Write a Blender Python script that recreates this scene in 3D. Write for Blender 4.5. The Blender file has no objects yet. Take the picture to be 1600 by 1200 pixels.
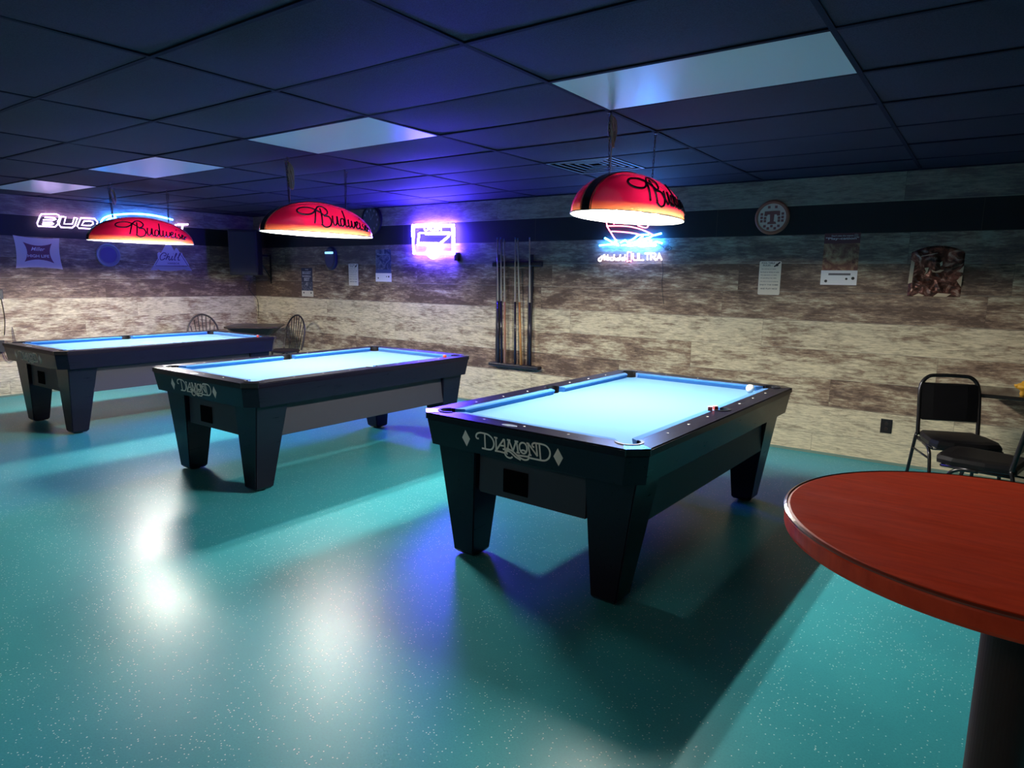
import bpy, bmesh, math, random
from math import sin, cos, pi, radians, sqrt
from mathutils import Vector, Matrix
from mathutils.geometry import tessellate_polygon

random.seed(7)
SC = bpy.context.scene
COL = SC.collection

# ---------------------------------------------------------------- camera
CAM_H, FPX, YAW, PITCH, ROLL = 1.5026, 1036.6, 0.6217, 0.1567, 0.0154
_f = Vector((-sin(YAW)*cos(PITCH), cos(YAW)*cos(PITCH), -sin(PITCH)))
_r = Vector((cos(YAW), sin(YAW), 0)); _u = _r.cross(_f)
_r2 = _r*cos(ROLL) + _u*sin(ROLL); _u2 = -_r*sin(ROLL) + _u*cos(ROLL)
cam = bpy.data.cameras.new('camera'); camo = bpy.data.objects.new('camera', cam); COL.objects.link(camo)
camo.matrix_world = Matrix(((_r2.x, _u2.x, -_f.x, 0), (_r2.y, _u2.y, -_f.y, 0), (_r2.z, _u2.z, -_f.z, CAM_H), (0, 0, 0, 1)))
cam.sensor_width = 36; cam.lens = 36*FPX/1600; cam.clip_start = .02; cam.clip_end = 100
SC.camera = camo

def ray(px, py):
    return _f*FPX + _r2*(px-800) - _u2*(py-600)
def hit(px, py, ax, val):
    """point of the room seen at a pixel of the photo, on the plane axis=val"""
    d = ray(px, py); o = Vector((0, 0, CAM_H)); return o + d*((val-o[ax])/d[ax])

# ---------------------------------------------------------------- world, exposure, levels
W = bpy.data.worlds.new('world'); SC.world = W; W.use_nodes = True
W.node_tree.nodes['Background'].inputs[0].default_value = (1.0, .86, .78, 1)
W.node_tree.nodes['Background'].inputs[1].default_value = .09
SC.view_settings.view_transform = 'Standard'; SC.view_settings.look = 'None'
SC.view_settings.exposure = 0; SC.view_settings.gamma = 1; SC.view_settings.use_curve_mapping = False
try:
    SC.cycles.use_denoising = True; SC.cycles.max_bounces = 8; SC.cycles.diffuse_bounces = 4
    SC.cycles.glossy_bounces = 4; SC.cycles.sample_clamp_indirect = 6; SC.cycles.caustics_reflective = False
    SC.cycles.caustics_refractive = False
except Exception: pass
TUBE = 980      # radiance of the tubes in the table lamps
NEON = 1.0

D, HC, XL, XR, YB = 6.303, 2.4095, -9.576, 3.2, -3.5

# ---------------------------------------------------------------- material helpers
MATS = {}
def mat(name, color=(.5, .5, .5), rough=.5, metal=0, spec=.5, coat=0, emit=None, estr=0, coat_rough=.1):
    if name in MATS: return MATS[name]
    m = bpy.data.materials.new(name); m.use_nodes = True; b = m.node_tree.nodes['Principled BSDF']
    b.inputs['Base Color'].default_value = (*color, 1); b.inputs['Roughness'].default_value = rough
    b.inputs['Metallic'].default_value = metal; b.inputs['Specular IOR Level'].default_value = spec
    b.inputs['Coat Weight'].default_value = coat; b.inputs['Coat Roughness'].default_value = coat_rough
    if emit:
        b.inputs['Emission Color'].default_value = (*emit, 1); b.inputs['Emission Strength'].default_value = estr
    MATS[name] = m; return m
def N(m, t, **kw):
    n = m.node_tree.nodes.new(t)
    for k, v in kw.items(): setattr(n, k, v)
    return n
def L(m, a, b): m.node_tree.links.new(a, b)
def ramp(m, src, stops, interp='LINEAR'):
    r = N(m, 'ShaderNodeValToRGB'); r.color_ramp.interpolation = interp
    e = r.color_ramp.elements
    while len(e) < len(stops): e.new(.5)
    for i, (p, c) in enumerate(stops):
        e[i].position = p; e[i].color = (*c, 1) if len(c) == 3 else c
    if src is not None: L(m, src, r.inputs[0])
    return r
def mix(m, fac, a, b, bt='MIX'):
    n = N(m, 'ShaderNodeMix', data_type='RGBA', blend_type=bt)
    for s, v in ((n.inputs[0], fac), (n.inputs[6], a), (n.inputs[7], b)):
        if hasattr(v, 'links'): L(m, v, s)
        elif isinstance(v, (int, float)): s.default_value = v
        else: s.default_value = (*v, 1)
    return n.outputs[2]
def math_(m, op, a, b=None, c=None):
    n = N(m, 'ShaderNodeMath', operation=op)
    for i, v in enumerate((a, b, c)):
        if v is None: continue
        if hasattr(v, 'links'): L(m, v, n.inputs[i])
        else: n.inputs[i].default_value = v
    return n.outputs[0]
def noise(m, vec, scale, detail=4, rough=.55, dist=0):
    n = N(m, 'ShaderNodeTexNoise'); n.inputs['Scale'].default_value = scale; n.inputs['Detail'].default_value = detail
    n.inputs['Roughness'].default_value = rough; n.inputs['Distortion'].default_value = dist
    if vec is not None: L(m, vec, n.inputs['Vector'])
    return n.outputs['Fac']
def mapping(m, vec, scale=(1, 1, 1), loc=(0, 0, 0)):
    n = N(m, 'ShaderNodeMapping'); n.inputs['Scale'].default_value = scale; n.inputs['Location'].default_value = loc
    L(m, vec, n.inputs['Vector']); return n.outputs[0]
def objco(m): return N(m, 'ShaderNodeTexCoord').outputs['Object']
def bump(m, h, strength=.3, dist=.01):
    b = N(m, 'ShaderNodeBump'); b.inputs['Strength'].default_value = strength; b.inputs['Distance'].default_value = dist
    L(m, h, b.inputs['Height']); L(m, b.outputs[0], m.node_tree.nodes['Principled BSDF'].inputs['Normal'])
def bsdf(m): return m.node_tree.nodes['Principled BSDF']

def wall_mat(name, axis):
    """distressed whitewashed plank panelling, one board row painted black"""
    m = mat(name, rough=.62, spec=.3)
    co = objco(m); sx = N(m, 'ShaderNodeSeparateXYZ'); L(m, co, sx.inputs[0])
    u = sx.outputs[axis]; z = sx.outputs[2]
    row = math_(m, 'FLOOR', math_(m, 'DIVIDE', math_(m, 'SUBTRACT', z, .18), .249))
    rf = math_(m, 'FRACT', math_(m, 'DIVIDE', math_(m, 'SUBTRACT', z, .18), .249))
    wn = N(m, 'ShaderNodeTexWhiteNoise', noise_dimensions='1D'); L(m, row, wn.inputs['W'])
    uo = math_(m, 'DIVIDE', math_(m, 'ADD', u, math_(m, 'MULTIPLY', wn.outputs['Value'], 7.3)), 2.05)
    brd = math_(m, 'FLOOR', uo); bf = math_(m, 'FRACT', uo)
    cv = N(m, 'ShaderNodeCombineXYZ'); L(m, row, cv.inputs[0]); L(m, brd, cv.inputs[1])
    wn2 = N(m, 'ShaderNodeTexWhiteNoise', noise_dimensions='3D'); L(m, cv.outputs[0], wn2.inputs['Vector'])
    rb = wn2.outputs['Value']
    # board-shifted streaky coordinates
    sh = N(m, 'ShaderNodeVectorMath', operation='ADD'); L(m, co, sh.inputs[0])
    sc = N(m, 'ShaderNodeVectorMath', operation='SCALE'); L(m, cv.outputs[0], sc.inputs[0]); sc.inputs['Scale'].default_value = 3.7
    L(m, sc.outputs[0], sh.inputs[1]); v = sh.outputs[0]
    s1 = noise(m, mapping(m, v, (4.6, 4.6, 30)), 1.5, 8, .72, .35)
    s2 = noise(m, mapping(m, v, (6, 6, 75)), 2.2, 5, .6, .2)
    s3 = noise(m, mapping(m, v, (2.0, 2.0, 6)), 1.4, 5, .6, .3)
    # how brown a row is on the whole (row number runs 0 at z=.18 ... 9)
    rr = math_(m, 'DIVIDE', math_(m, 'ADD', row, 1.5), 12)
    lt, md, dk = (.72, .635, .45), (.31, .215, .15), (.085, .05, .036)
    base_b = ramp(m, rr, [(0, (.12,)*3), (1/12, (.30,)*3), (2/12, (.80,)*3), (3/12, (.50,)*3), (4/12, (.38,)*3), (5/12, (.98,)*3),
                          (6/12, (.85,)*3), (7/12, (.8,)*3), (8/12, (.6,)*3), (9/12, (.55,)*3), (10/12, (.5,)*3)], 'CONSTANT')
    bb = math_(m, 'ADD', base_b.outputs[0], math_(m, 'MULTIPLY', math_(m, 'SUBTRACT', rb, .5), .32))
    mixf = math_(m, 'ADD', math_(m, 'MULTIPLY', math_(m, 'ADD', bb, -.5), .62), s1)
    mixf = math_(m, 'ADD', mixf, math_(m, 'MULTIPLY', math_(m, 'SUBTRACT', s3, .5), 1.1))
    s4 = noise(m, mapping(m, v, (9, 9, 30)), 2.2, 7, .75, .2)
    mixf = math_(m, 'ADD', mixf, math_(m, 'MULTIPLY', math_(m, 'SUBTRACT', s4, .5), .55))
    c = ramp(m, mixf, [(.36, lt), (.50, (.54, .47, .33)), (.64, md), (.84, dk)]).outputs[0]
    c = mix(m, math_(m, 'MULTIPLY', ramp(m, s2, [(.36, (1,)*3), (.56, (0,)*3)]).outputs[0], .5), c, (.15, .11, .085))
    # grey of upper boards, tinted mauve to counter green light bounced off the floor
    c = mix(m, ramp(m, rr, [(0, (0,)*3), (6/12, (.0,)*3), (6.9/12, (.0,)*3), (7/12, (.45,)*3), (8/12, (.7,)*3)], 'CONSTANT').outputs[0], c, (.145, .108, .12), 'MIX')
    c = mix(m, math_(m, 'MULTIPLY', ramp(m, s1, [(.48, (0,)*3), (.7, (1,)*3)]).outputs[0], .5), c, (.16, .12, .10))
    blk = math_(m, 'COMPARE', row, 7.0, .4)
    c = mix(m, blk, c, (.012, .013, .016))
    # seams: their shadow and the bevel's light edge are put into the colour
    e1 = math_(m, 'LESS_THAN', rf, .014); e2 = math_(m, 'LESS_THAN', bf, .0016)
    seam = math_(m, 'MAXIMUM', e1, e2)
    c = mix(m, math_(m, 'MULTIPLY', seam, .55), c, (.10, .08, .06))
    e3 = math_(m, 'MULTIPLY', math_(m, 'GREATER_THAN', rf, .014), math_(m, 'LESS_THAN', rf, .028))
    c = mix(m, math_(m, 'MULTIPLY', e3, math_(m, 'SUBTRACT', .4, math_(m, 'MULTIPLY', blk, .4))), c, (.55, .52, .42))
    L(m, c, bsdf(m).inputs['Base Color'])
    h = math_(m, 'SUBTRACT', math_(m, 'MULTIPLY', s2, .3), seam)
    bump(m, h, .35, .004)
    return m

def floor_mat():
    m = mat('floor_epoxy', rough=.3, spec=.26)
    bsdf(m).inputs['IOR'].default_value = 1.42
    co = objco(m)
    n1 = noise(m, co, 1.3, 5, .6); n2 = noise(m, co, 140, 3, .7); n3 = noise(m, co, 7, 5, .6)
    c = ramp(m, n1, [(.3, (.034, .275, .335)), (.7, (.046, .365, .42))]).outputs[0]
    c = mix(m, math_(m, 'MULTIPLY', n3, .22), c, (.06, .38, .42))
    c = mix(m, math_(m, 'MULTIPLY', ramp(m, n2, [(.45, (0,)*3), (.7, (1,)*3)]).outputs[0], .25), c, (.012, .13, .15))
    # broadcast vinyl flakes
    vo = N(m, 'ShaderNodeTexVoronoi'); vo.inputs['Scale'].default_value = 85; L(m, co, vo.inputs['Vector'])
    gate = N(m, 'ShaderNodeSeparateColor'); L(m, vo.outputs['Color'], gate.inputs[0])
    dens = ramp(m, noise(m, co, 2.2, 4, .65), [(.38, (.86,)*3), (.66, (.35,)*3)]).outputs[0]
    fl = math_(m, 'MULTIPLY', math_(m, 'LESS_THAN', vo.outputs['Distance'], .20), math_(m, 'GREATER_THAN', gate.outputs[0], dens))
    c = mix(m, math_(m, 'MULTIPLY', fl, .85), c, (.70, .86, .84))
    # scuffs
    sc = noise(m, mapping(m, co, (1, 1, 1), (3, 1, 0)), 2.6, 8, .75, 1.5)
    c = mix(m, math_(m, 'MULTIPLY', ramp(m, sc, [(.62, (0,)*3), (.8, (1,)*3)]).outputs[0], .05), c, (.3, .42, .42))
    L(m, c, bsdf(m).inputs['Base Color'])
    r = ramp(m, n1, [(.3, (.30,)*3), (.7, (.38,)*3)]).outputs[0]
    L(m, r, bsdf(m).inputs['Roughness'])
    bump(m, noise(m, co, 55, 4, .7), .12, .003)
    return m

def lamp_shade_mat():
    m = bpy.data.materials.new('red_shade_plastic'); m.use_nodes = True; MATS[m.name] = m
    nt = m.node_tree; b = bsdf(m); out = nt.nodes['Material Output']
    b.inputs['Base Color'].default_value = (.30, .003, .022, 1); b.inputs['Roughness'].default_value = .12
    tr = N(m, 'ShaderNodeBsdfTranslucent'); tr.inputs[0].default_value = (.22, .004, .010, 1)
    # orange glow of the tubes near the rim is put into the translucent colour
    z = N(m, 'ShaderNodeSeparateXYZ'); L(m, objco(m), z.inputs[0])
    cr = ramp(m, math_(m, 'DIVIDE', z.outputs[2], .25), [(0, (.10, .030, .010)), (.10, (.065, .010, .005)), (.2, (.026, .0003, .0026)), (.5, (.0095, .00008, .0010)), (1, (.006, .00005, .0006))])
    L(m, cr.outputs[0], tr.inputs[0])
    a1 = N(m, 'ShaderNodeAddShader'); L(m, b.outputs[0], a1.inputs[0]); L(m, tr.outputs[0], a1.inputs[1])
    inner = N(m, 'ShaderNodeBsdfDiffuse'); inner.inputs[0].default_value = (.42, .41, .39, 1)
    g = N(m, 'ShaderNodeNewGeometry'); ms = N(m, 'ShaderNodeMixShader')
    L(m, g.outputs['Backfacing'], ms.inputs[0]); L(m, a1.outputs[0], ms.inputs[1]); L(m, inner.outputs[0], ms.inputs[2])
    L(m, ms.outputs[0], out.inputs[0]); return m

def laminate():
    m = mat('black_laminate', (.012, .014, .02), .28, spec=.22)
    n = noise(m, mapping(m, objco(m), (30, 3, 30)), 2, 6, .7)
    L(m, ramp(m, n, [(.35, (.0052, .0045, .013)), (.75, (.0075, .0068, .017))]).outputs[0], bsdf(m).inputs['Base Color'])
    L(m, ramp(m, n, [(.3, (.27,)*3), (.75, (.31,)*3)]).outputs[0], bsdf(m).inputs['Roughness']); return m

def cloth_mat(name, c):
    m = mat(name, c, .9, spec=.15)
    n = noise(m, objco(m), 260, 3, .7)
    L(m, mix(m, math_(m, 'MULTIPLY', n, .25), c, tuple(x*.7 for x in c)), bsdf(m).inputs['Base Color'])
    bsdf(m).inputs['Sheen Weight'].default_value = .2
    return m

def ceiling_mat():
    m = mat('ceiling_tile_black', (.03, .032, .04), .75, spec=.25)
    n = noise(m, objco(m), 170, 4, .75)
    L(m, ramp(m, n, [(.35, (.013, .012, .027)), (.7, (.034, .032, .062))]).outputs[0], bsdf(m).inputs['Base Color'])
    bump(m, n, .5, .004); return m

def red_table_mat():
    m = mat('red_mahogany_laminate', (.28, .025, .008), .36, spec=.22)
    co = objco(m)
    n = noise(m, mapping(m, co, (3, 22, 3)), 3, 6, .65)
    c = ramp(m, n, [(.3, (.50, .040, .010)), (.7, (.70, .070, .020))]).outputs[0]
    s = noise(m, mapping(m, co, (1, 2.2, 1), (4.3, .7, 0)), 5, 9, .8)
    c = mix(m, math_(m, 'MULTIPLY', ramp(m, s, [(.64, (0,)*3), (.74, (1,)*3)]).outputs[0], .35), c, (.62, .30, .22))
    L(m, c, bsdf(m).inputs['Base Color']); L(m, ramp(m, s, [(.4, (.34,)*3), (.7, (.5,)*3)]).outputs[0], bsdf(m).inputs['Roughness']); return m

LAM = laminate()
MATTE = mat('matte_charcoal_panel', (.035, .034, .048), .55, spec=.35)
CLOTH = cloth_mat('blue_cloth', (.10, .29, .52))
CUSH = cloth_mat('blue_cushion_cloth', (.028, .17, .46))  # same cloth; shade on the cushion faces is put into this darker blue
RUB = mat('black_rubber', (.008, .008, .01), .4)
GLOSSY = mat('black_gloss_plastic', (.012, .012, .015), .15, spec=.6)
INLAY = mat('pale_inlay', (.95, .76, .66), .5)
WHITE = mat('white_ivory', (.85, .83, .76), .2)
CHROME = mat('chrome', (.75, .72, .72), .18, 1)
STEELD = mat('dark_metal', (.03, .03, .033), .35, .6)
VINYL = mat('black_vinyl', (.005, .005, .006), .42, spec=.2)
DWOOD = mat('dark_wood_paint', (.016, .011, .012), .4)
PAPER = mat('aged_paper', (.80, .74, .62), .8)
PAPERW = mat('white_paper', (.85, .85, .87), .7)
INK = mat('black_ink', (.02, .02, .022), .7)
SHADE = lamp_shade_mat()
def neon_mat(n, c, s): return mat('neon_'+n, (.9, .9, .9), .3, emit=c, estr=s*NEON)

# ---------------------------------------------------------------- mesh helpers
def new_obj(name, bm, m, parent=None, smooth=False, recalc=False):
    if recalc: bmesh.ops.recalc_face_normals(bm, faces=bm.faces)
    me = bpy.data.meshes.new(name); bm.to_mesh(me); bm.free()
    for x in (m if isinstance(m, (list, tuple)) else [m]): me.materials.append(x)
    if smooth:
        for p in me.polygons: p.use_smooth = True
    o = bpy.data.objects.new(name, me); COL.objects.link(o)
    if parent: o.parent = parent
    return o
def B(): return bmesh.new()
def box(bm, x0, y0, z0, x1, y1, z1, bev=0, mi=0, M=None):
    vs = [bm.verts.new((x, y, z)) for z in (z0, z1) for y in (y0, y1) for x in (x0, x1)]
    F = [(0, 2, 3, 1), (4, 5, 7, 6), (0, 1, 5, 4), (2, 6, 7, 3), (0, 4, 6, 2), (1, 3, 7, 5)]
    fs = [bm.faces.new([vs[i] for i in f]) for f in F]
    for f in fs: f.material_index = mi
    if bev:
        es = list({e for f in fs for e in f.edges})
        r = bmesh.ops.bevel(bm, geom=es, offset=bev, segments=2, affect='EDGES', profile=.5)
        vs = list({v for v in r['verts']} | {v for f in r['faces'] for v in f.verts})
    if M is not None:
        for v in set(vs): v.co = M @ v.co
    return vs
def loft(bm, rings, cap=True, closed=True, mi=0):
    rv = [[bm.verts.new(p) for p in r] for r in rings]; n = len(rings[0])
    for a, b in zip(rv, rv[1:]):
        for i in range(n if closed else n-1):
            j = (i+1) % n; f = bm.faces.new((a[i], a[j], b[j], b[i])); f.material_index = mi
    if cap:
        f = bm.faces.new(rv[0][::-1]); f.material_index = mi
        f = bm.faces.new(rv[-1]); f.material_index = mi
    return rv
def smooth_path(pts, sub=6, closed=False):
    P = [Vector(p) for p in pts]; n = len(P)
    if n < 3: return P
    out = []
    rng = range(n if closed else n-1)
    for i in rng:
        if closed: p0, p1, p2, p3 = P[i-1], P[i], P[(i+1) % n], P[(i+2) % n]
        else: p0, p1, p2, p3 = P[max(i-1, 0)], P[i], P[i+1], P[min(i+2, n-1)]
        for k in range(sub):
            t = k/sub
            out.append(.5*((2*p1)+(-p0+p2)*t+(2*p0-5*p1+4*p2-p3)*t*t+(-p0+3*p1-3*p2+p3)*t**3))
    if not closed: out.append(P[-1])
    return out
def tube(bm, pts, r, seg=8, closed=False, cap=True, r_end=None, mi=0):
    P = [Vector(p) for p in pts]
    Q = [P[0]]
    for p in P[1:]:
        if (p-Q[-1]).length > 1e-5: Q.append(p)
    P = Q; n = len(P)
    if n < 2: return
    T = []
    for i in range(n):
        a = P[i-1] if (i > 0 or closed) else P[i]; b = P[(i+1) % n] if (i < n-1 or closed) else P[i]
        t = (b-a); T.append(t.normalized() if t.length > 1e-9 else Vector((0, 0, 1)))
    up = Vector((0, 0, 1)) if abs(T[0].z) < .9 else Vector((1, 0, 0))
    nrm = T[0].cross(up).normalized(); rings = []
    for i in range(n):
        nrm = nrm - T[i]*nrm.dot(T[i])
        nrm = nrm.normalized() if nrm.length > 1e-6 else T[i].orthogonal().normalized()
        bi = T[i].cross(nrm); rr = r if r_end is None else r+(r_end-r)*i/(n-1)
        rings.append([bm.verts.new(P[i]+(nrm*cos(2*pi*k/seg)+bi*sin(2*pi*k/seg))*rr) for k in range(seg)])
    m_ = n if closed else n-1
    for i in range(m_):
        a, b = rings[i], rings[(i+1) % n]
        for k in range(seg):
            f = bm.faces.new((a[k], a[(k+1) % seg], b[(k+1) % seg], b[k])); f.smooth = True; f.material_index = mi
    if cap and not closed:
        f = bm.faces.new(rings[0][::-1]); f.material_index = mi; f = bm.faces.new(rings[-1]); f.material_index = mi
def lathe(bm, prof, cx=0, cy=0, seg=32, mi=0, M=None, cap=True):
    rings = []
    for r, z in prof:
        rings.append([Vector((cx+r*cos(2*pi*k/seg), cy+r*sin(2*pi*k/seg), z)) for k in range(seg)])
    if M is not None: rings = [[M @ v for v in r] for r in rings]
    loft(bm, rings, cap=False, mi=mi)
    if cap and prof[0][0] > 1e-4:
        vs = [bm.verts.new(v) for v in rings[0]]; f = bm.faces.new(vs[::-1]); f.material_index = mi
    if cap and prof[-1][0] > 1e-4:
        vs = [bm.verts.new(v) for v in rings[-1]]; f = bm.faces.new(vs); f.material_index = mi
def extrude_poly(bm, loops, z0, z1, mi=0, M=None):
    """loops: outer then holes, 2D points; slab between z0 and z1"""
    flat = [Vector((x, y, 0)) for lp in loops for x, y in lp]
    tris = tessellate_polygon([[Vector((x, y, 0)) for x, y in lp] for lp in loops])
    def mk(z): return [bm.verts.new(M @ Vector((v.x, v.y, z)) if M is not None else (v.x, v.y, z)) for v in flat]
    a, b = mk(z0), mk(z1)
    for t in tris:
        try:
            f = bm.faces.new([b[i] for i in t]); f.material_index = mi
            f = bm.faces.new([a[i] for i in reversed(t)]); f.material_index = mi
        except ValueError: pass
    o = 0
    for lp in loops:
        n = len(lp)
        for i in range(n):
            j = (i+1) % n
            try: f = bm.faces.new((a[o+i], a[o+j], b[o+j], b[o+i])); f.material_index = mi
            except ValueError: pass
        o += n
    bmesh.ops.recalc_face_normals(bm, faces=bm.faces)
def ribbon(bm, pts, w, th, place, mi=0):
    """flat stroke of width w along 2D pts, raised by th; place(u,v,h)->3D"""
    P = [Vector((a, b)) for a, b in pts]; n = len(P); Lf, Rt = [], []
    for i in range(n):
        t = (P[min(i+1, n-1)]-P[max(i-1, 0)])
        if t.length < 1e-9: t = Vector((1, 0))
        t.normalize(); nn = Vector((-t.y, t.x))*w/2
        Lf.append(P[i]+nn); Rt.append(P[i]-nn)
    rings = [[place(l.x, l.y, 0), place(r.x, r.y, 0), place(r.x, r.y, th), place(l.x, l.y, th)] for l, r in zip(Lf, Rt)]
    loft(bm, rings, cap=True, mi=mi)
def empty(name, loc=(0, 0, 0), rz=0):
    o = bpy.data.objects.new(name, None); COL.objects.link(o); o.location = loc; o.rotation_euler = (0, 0, rz)
    o.empty_display_size = .1; return o
def tag(o, label, cat, group=None):
    o['label'] = label; o['category'] = cat
    if group: o['group'] = group
    return o
def struct(name, bm, m, recalc=False):
    o = new_obj(name, bm, m, recalc=recalc); o['kind'] = 'structure'; return o
def copy_tree(o, parent=None):
    c = o.copy(); COL.objects.link(c); c.parent = parent
    for ch in list(o.children): copy_tree(ch, c)
    return c
FONT_CACHE = {}
def text(name, body, width, m, place, parent, height=None, th=.001, shear=0, bold=0, align='CENTER'):
    """printed or cut lettering turned into a mesh; place(u,v,h)->3D, u centred, v from baseline"""
    c = bpy.data.curves.new('t', 'FONT'); c.body = body; c.size = 1; c.align_x = align; c.shear = shear; c.offset = bold; c.resolution_u = 3
    o = bpy.data.objects.new('t', c); COL.objects.link(o)
    dg = bpy.context.evaluated_depsgraph_get(); dg.update()
    me = bpy.data.meshes.new_from_object(o.evaluated_get(dg)); bpy.data.objects.remove(o); bpy.data.curves.remove(c)
    xs = [v.co.x for v in me.vertices] or [0, 1]; ys = [v.co.y for v in me.vertices] or [0, 1]
    sx = width/max(1e-6, max(xs)-min(xs)); sy = sx if height is None else height/max(1e-6, max(ys)-min(ys))
    cx = (max(xs)+min(xs))/2; y0 = min(ys) if height is not None else 0
    for v in me.vertices:
        v.co = place((v.co.x-cx)*sx, (v.co.y-y0)*sy, th)
    me.materials.clear(); me.materials.append(m); me.name = name
    ob = bpy.data.objects.new(name, me); COL.objects.link(ob)
    if parent: ob.parent = parent
    return ob
def on_back(cx, cz, off=.0): return lambda u, v, h: Vector((cx+u, D-off-h, cz+v))
def on_left(cy, cz, off=.0): return lambda u, v, h: Vector((XL+off+h, cy+u, cz+v))
def rel(place, root): return lambda u, v, h: place(u, v, h)-root.location

# ================================================================ ROOM
bm = B(); box(bm, XL-.1, YB, -.1, XR+.1, D+.1, 0); struct('floor', bm, floor_mat())
bm = B(); box(bm, XL-.1, D, 0, XR+.1, D+.12, HC+.15); struct('wall_back', bm, wall_mat('plank_wall_back', 0))
bm = B(); box(bm, XL-.12, YB, 0, XL, D, HC+.15); struct('wall_left', bm, wall_mat('plank_wall_left', 1))
bm = B(); box(bm, XR, YB, 0, XR+.12, D, HC+.15); struct('wall_right', bm, mat('dark_paint', (.03, .03, .035), .7))
TRIM = mat('pale_trim', (.16, .24, .20), .5)
bm = B(); box(bm, XL+.0, D-.012, 0, XR, D-.0005, .022); struct('baseboard_back', bm, TRIM)
bm = B(); box(bm, XL+.0005, YB, 0, XL+.012, D-.012, .022); struct('baseboard_left', bm, TRIM)

# ceiling: sagging lay-in tiles in a black grid, openings for the light panels and the air vent
GX, GY, TW, TD = -1.79, 2.14, 1.22, .61
LIGHTS = [(0, 1), (-2, 1), (-4, 1), (-6, 1), (0, -6), (-2, -6)]
bm = B(); NX, NY = 8, 6
for i in range(-7, 5):
    for j in range(-10, 8):
        if (i, j) in LIGHTS: continue
        x0, y0 = GX+i*TW, GY+j*TD; x1, y1 = x0+TW, y0+TD
        x0, x1, y0, y1 = max(x0, XL), min(x1, XR), max(y0, YB), min(y1, D)
        if x1-x0 < .02 or y1-y0 < .02: continue
        if i == -1 and j == 4: x1 = x0; 
        if i == -1 and j == 4:                     # half tile beside the vent
            x0, x1 = GX+i*TW+.61, GX+i*TW+TW
        sag = random.uniform(.012, .026); tl = random.uniform(-.005, .009)
        g = []
        for a in range(NX+1):
            for b in range(NY+1):
                u, v = a/NX, b/NY
                z = HC+.004-sag*(1-(2*u-1)**2)*(1-(2*v-1)**2)+tl*(v-.5)
                g.append(bm.verts.new((x0+(x1-x0)*u, y0+(y1-y0)*v, z)))
        for a in range(NX):
            for b in range(NY):
                q = a*(NY+1)+b; f = bm.faces.new((g[q], g[q+1], g[q+NY+2], g[q+NY+1])); f.smooth = True
for i in range(-7, 6):
    x = GX+i*TW
    if XL < x < XR: box(bm, x-.011, YB, HC-.001, x+.011, D, HC+.03, mi=1)
for j in range(-10, 9):
    y = GY+j*TD
    if YB < y < D: box(bm, XL, y-.011, HC-.0005, XR, y+.011, HC+.03, mi=1)
box(bm, XL, D-.022, HC-.006, XR, D, HC+.03, mi=1); box(bm, XL, YB, HC-.006, XL+.022, D, HC+.03, mi=1)
box(bm, XL-.1, YB, HC+.14, XR+.1, D+.1, HC+.2, mi=1)
struct('ceiling', bm, [ceiling_mat(), mat('black_grid', (.016, .015, .030), .8, spec=.1)])

PANEL = mat('white_acrylic_lens', (.74, .77, .80), .3, spec=.5)
for k, (i, j) in enumerate(LIGHTS):
    x0, y0 = GX+i*TW+.012, GY+j*TD+.012; x1, y1 = x0+TW-.024, y0+TD-.024
    t = empty('ceiling_light', ((x0+x1)/2, (y0+y1)/2, HC))
    tag(t, ['white acrylic ceiling light panel above the pool table nearest the camera', 'switched-off white ceiling light panel, second largest in view',
            'white ceiling light panel, third from the right', 'small white ceiling light panel at the far left',
            'unseen warm fill panel added in the ceiling behind the camera, in line with the nearest pool table', 'unseen warm fill panel added in the ceiling behind the camera, in line with the middle pool table'][k], 'ceiling light', 'ceiling light panels')
    ox, oy = t.location.x, t.location.y
    bm = B(); box(bm, x0-ox, y0-oy, 0.000, x1-ox, y1-oy, .006); new_obj('lens', bm, PANEL if k < 4 else mat('warm_fill_lens', (.8, .8, .8), .4, emit=(1.0, .74, .58), estr=8), t)  # last two panels are added out of view as warm fill light
    bm = B(); box(bm, x0-ox-.006, y0-oy-.006, .0065, x1-ox+.006, y1-oy+.006, .1); new_obj('housing', bm, STEELD, t)

# air vent (stepped square diffuser)
vx0, vy0 = GX-1*TW+.012, GY+4*TD+.012; vw = .61-.024
t = tag(empty('ceiling_vent', (vx0+vw/2, vy0+vw/2, HC)), 'black square stepped air vent in the ceiling above the right lamp', 'air vent')
bm = B()
box(bm, -vw/2, -vw/2, .10, vw/2, vw/2, .105); new_obj('duct_back', bm, mat('vent_dark', (.004, .004, .005), .8), t)
VM = mat('vent_metal', (.22, .24, .30), .5)
for k in range(5):
    a, b = vw/2-.001-.056*k, vw/2-.016-.056*k; z = .000+.003*k
    bm = B(); extrude_poly(bm, [[(-a, -a), (a, -a), (a, a), (-a, a)], [(-b, -b), (-b, b), (b, b), (b, -b)]], z, z+.004)
    new_obj('louvre', bm, VM, t)

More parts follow.
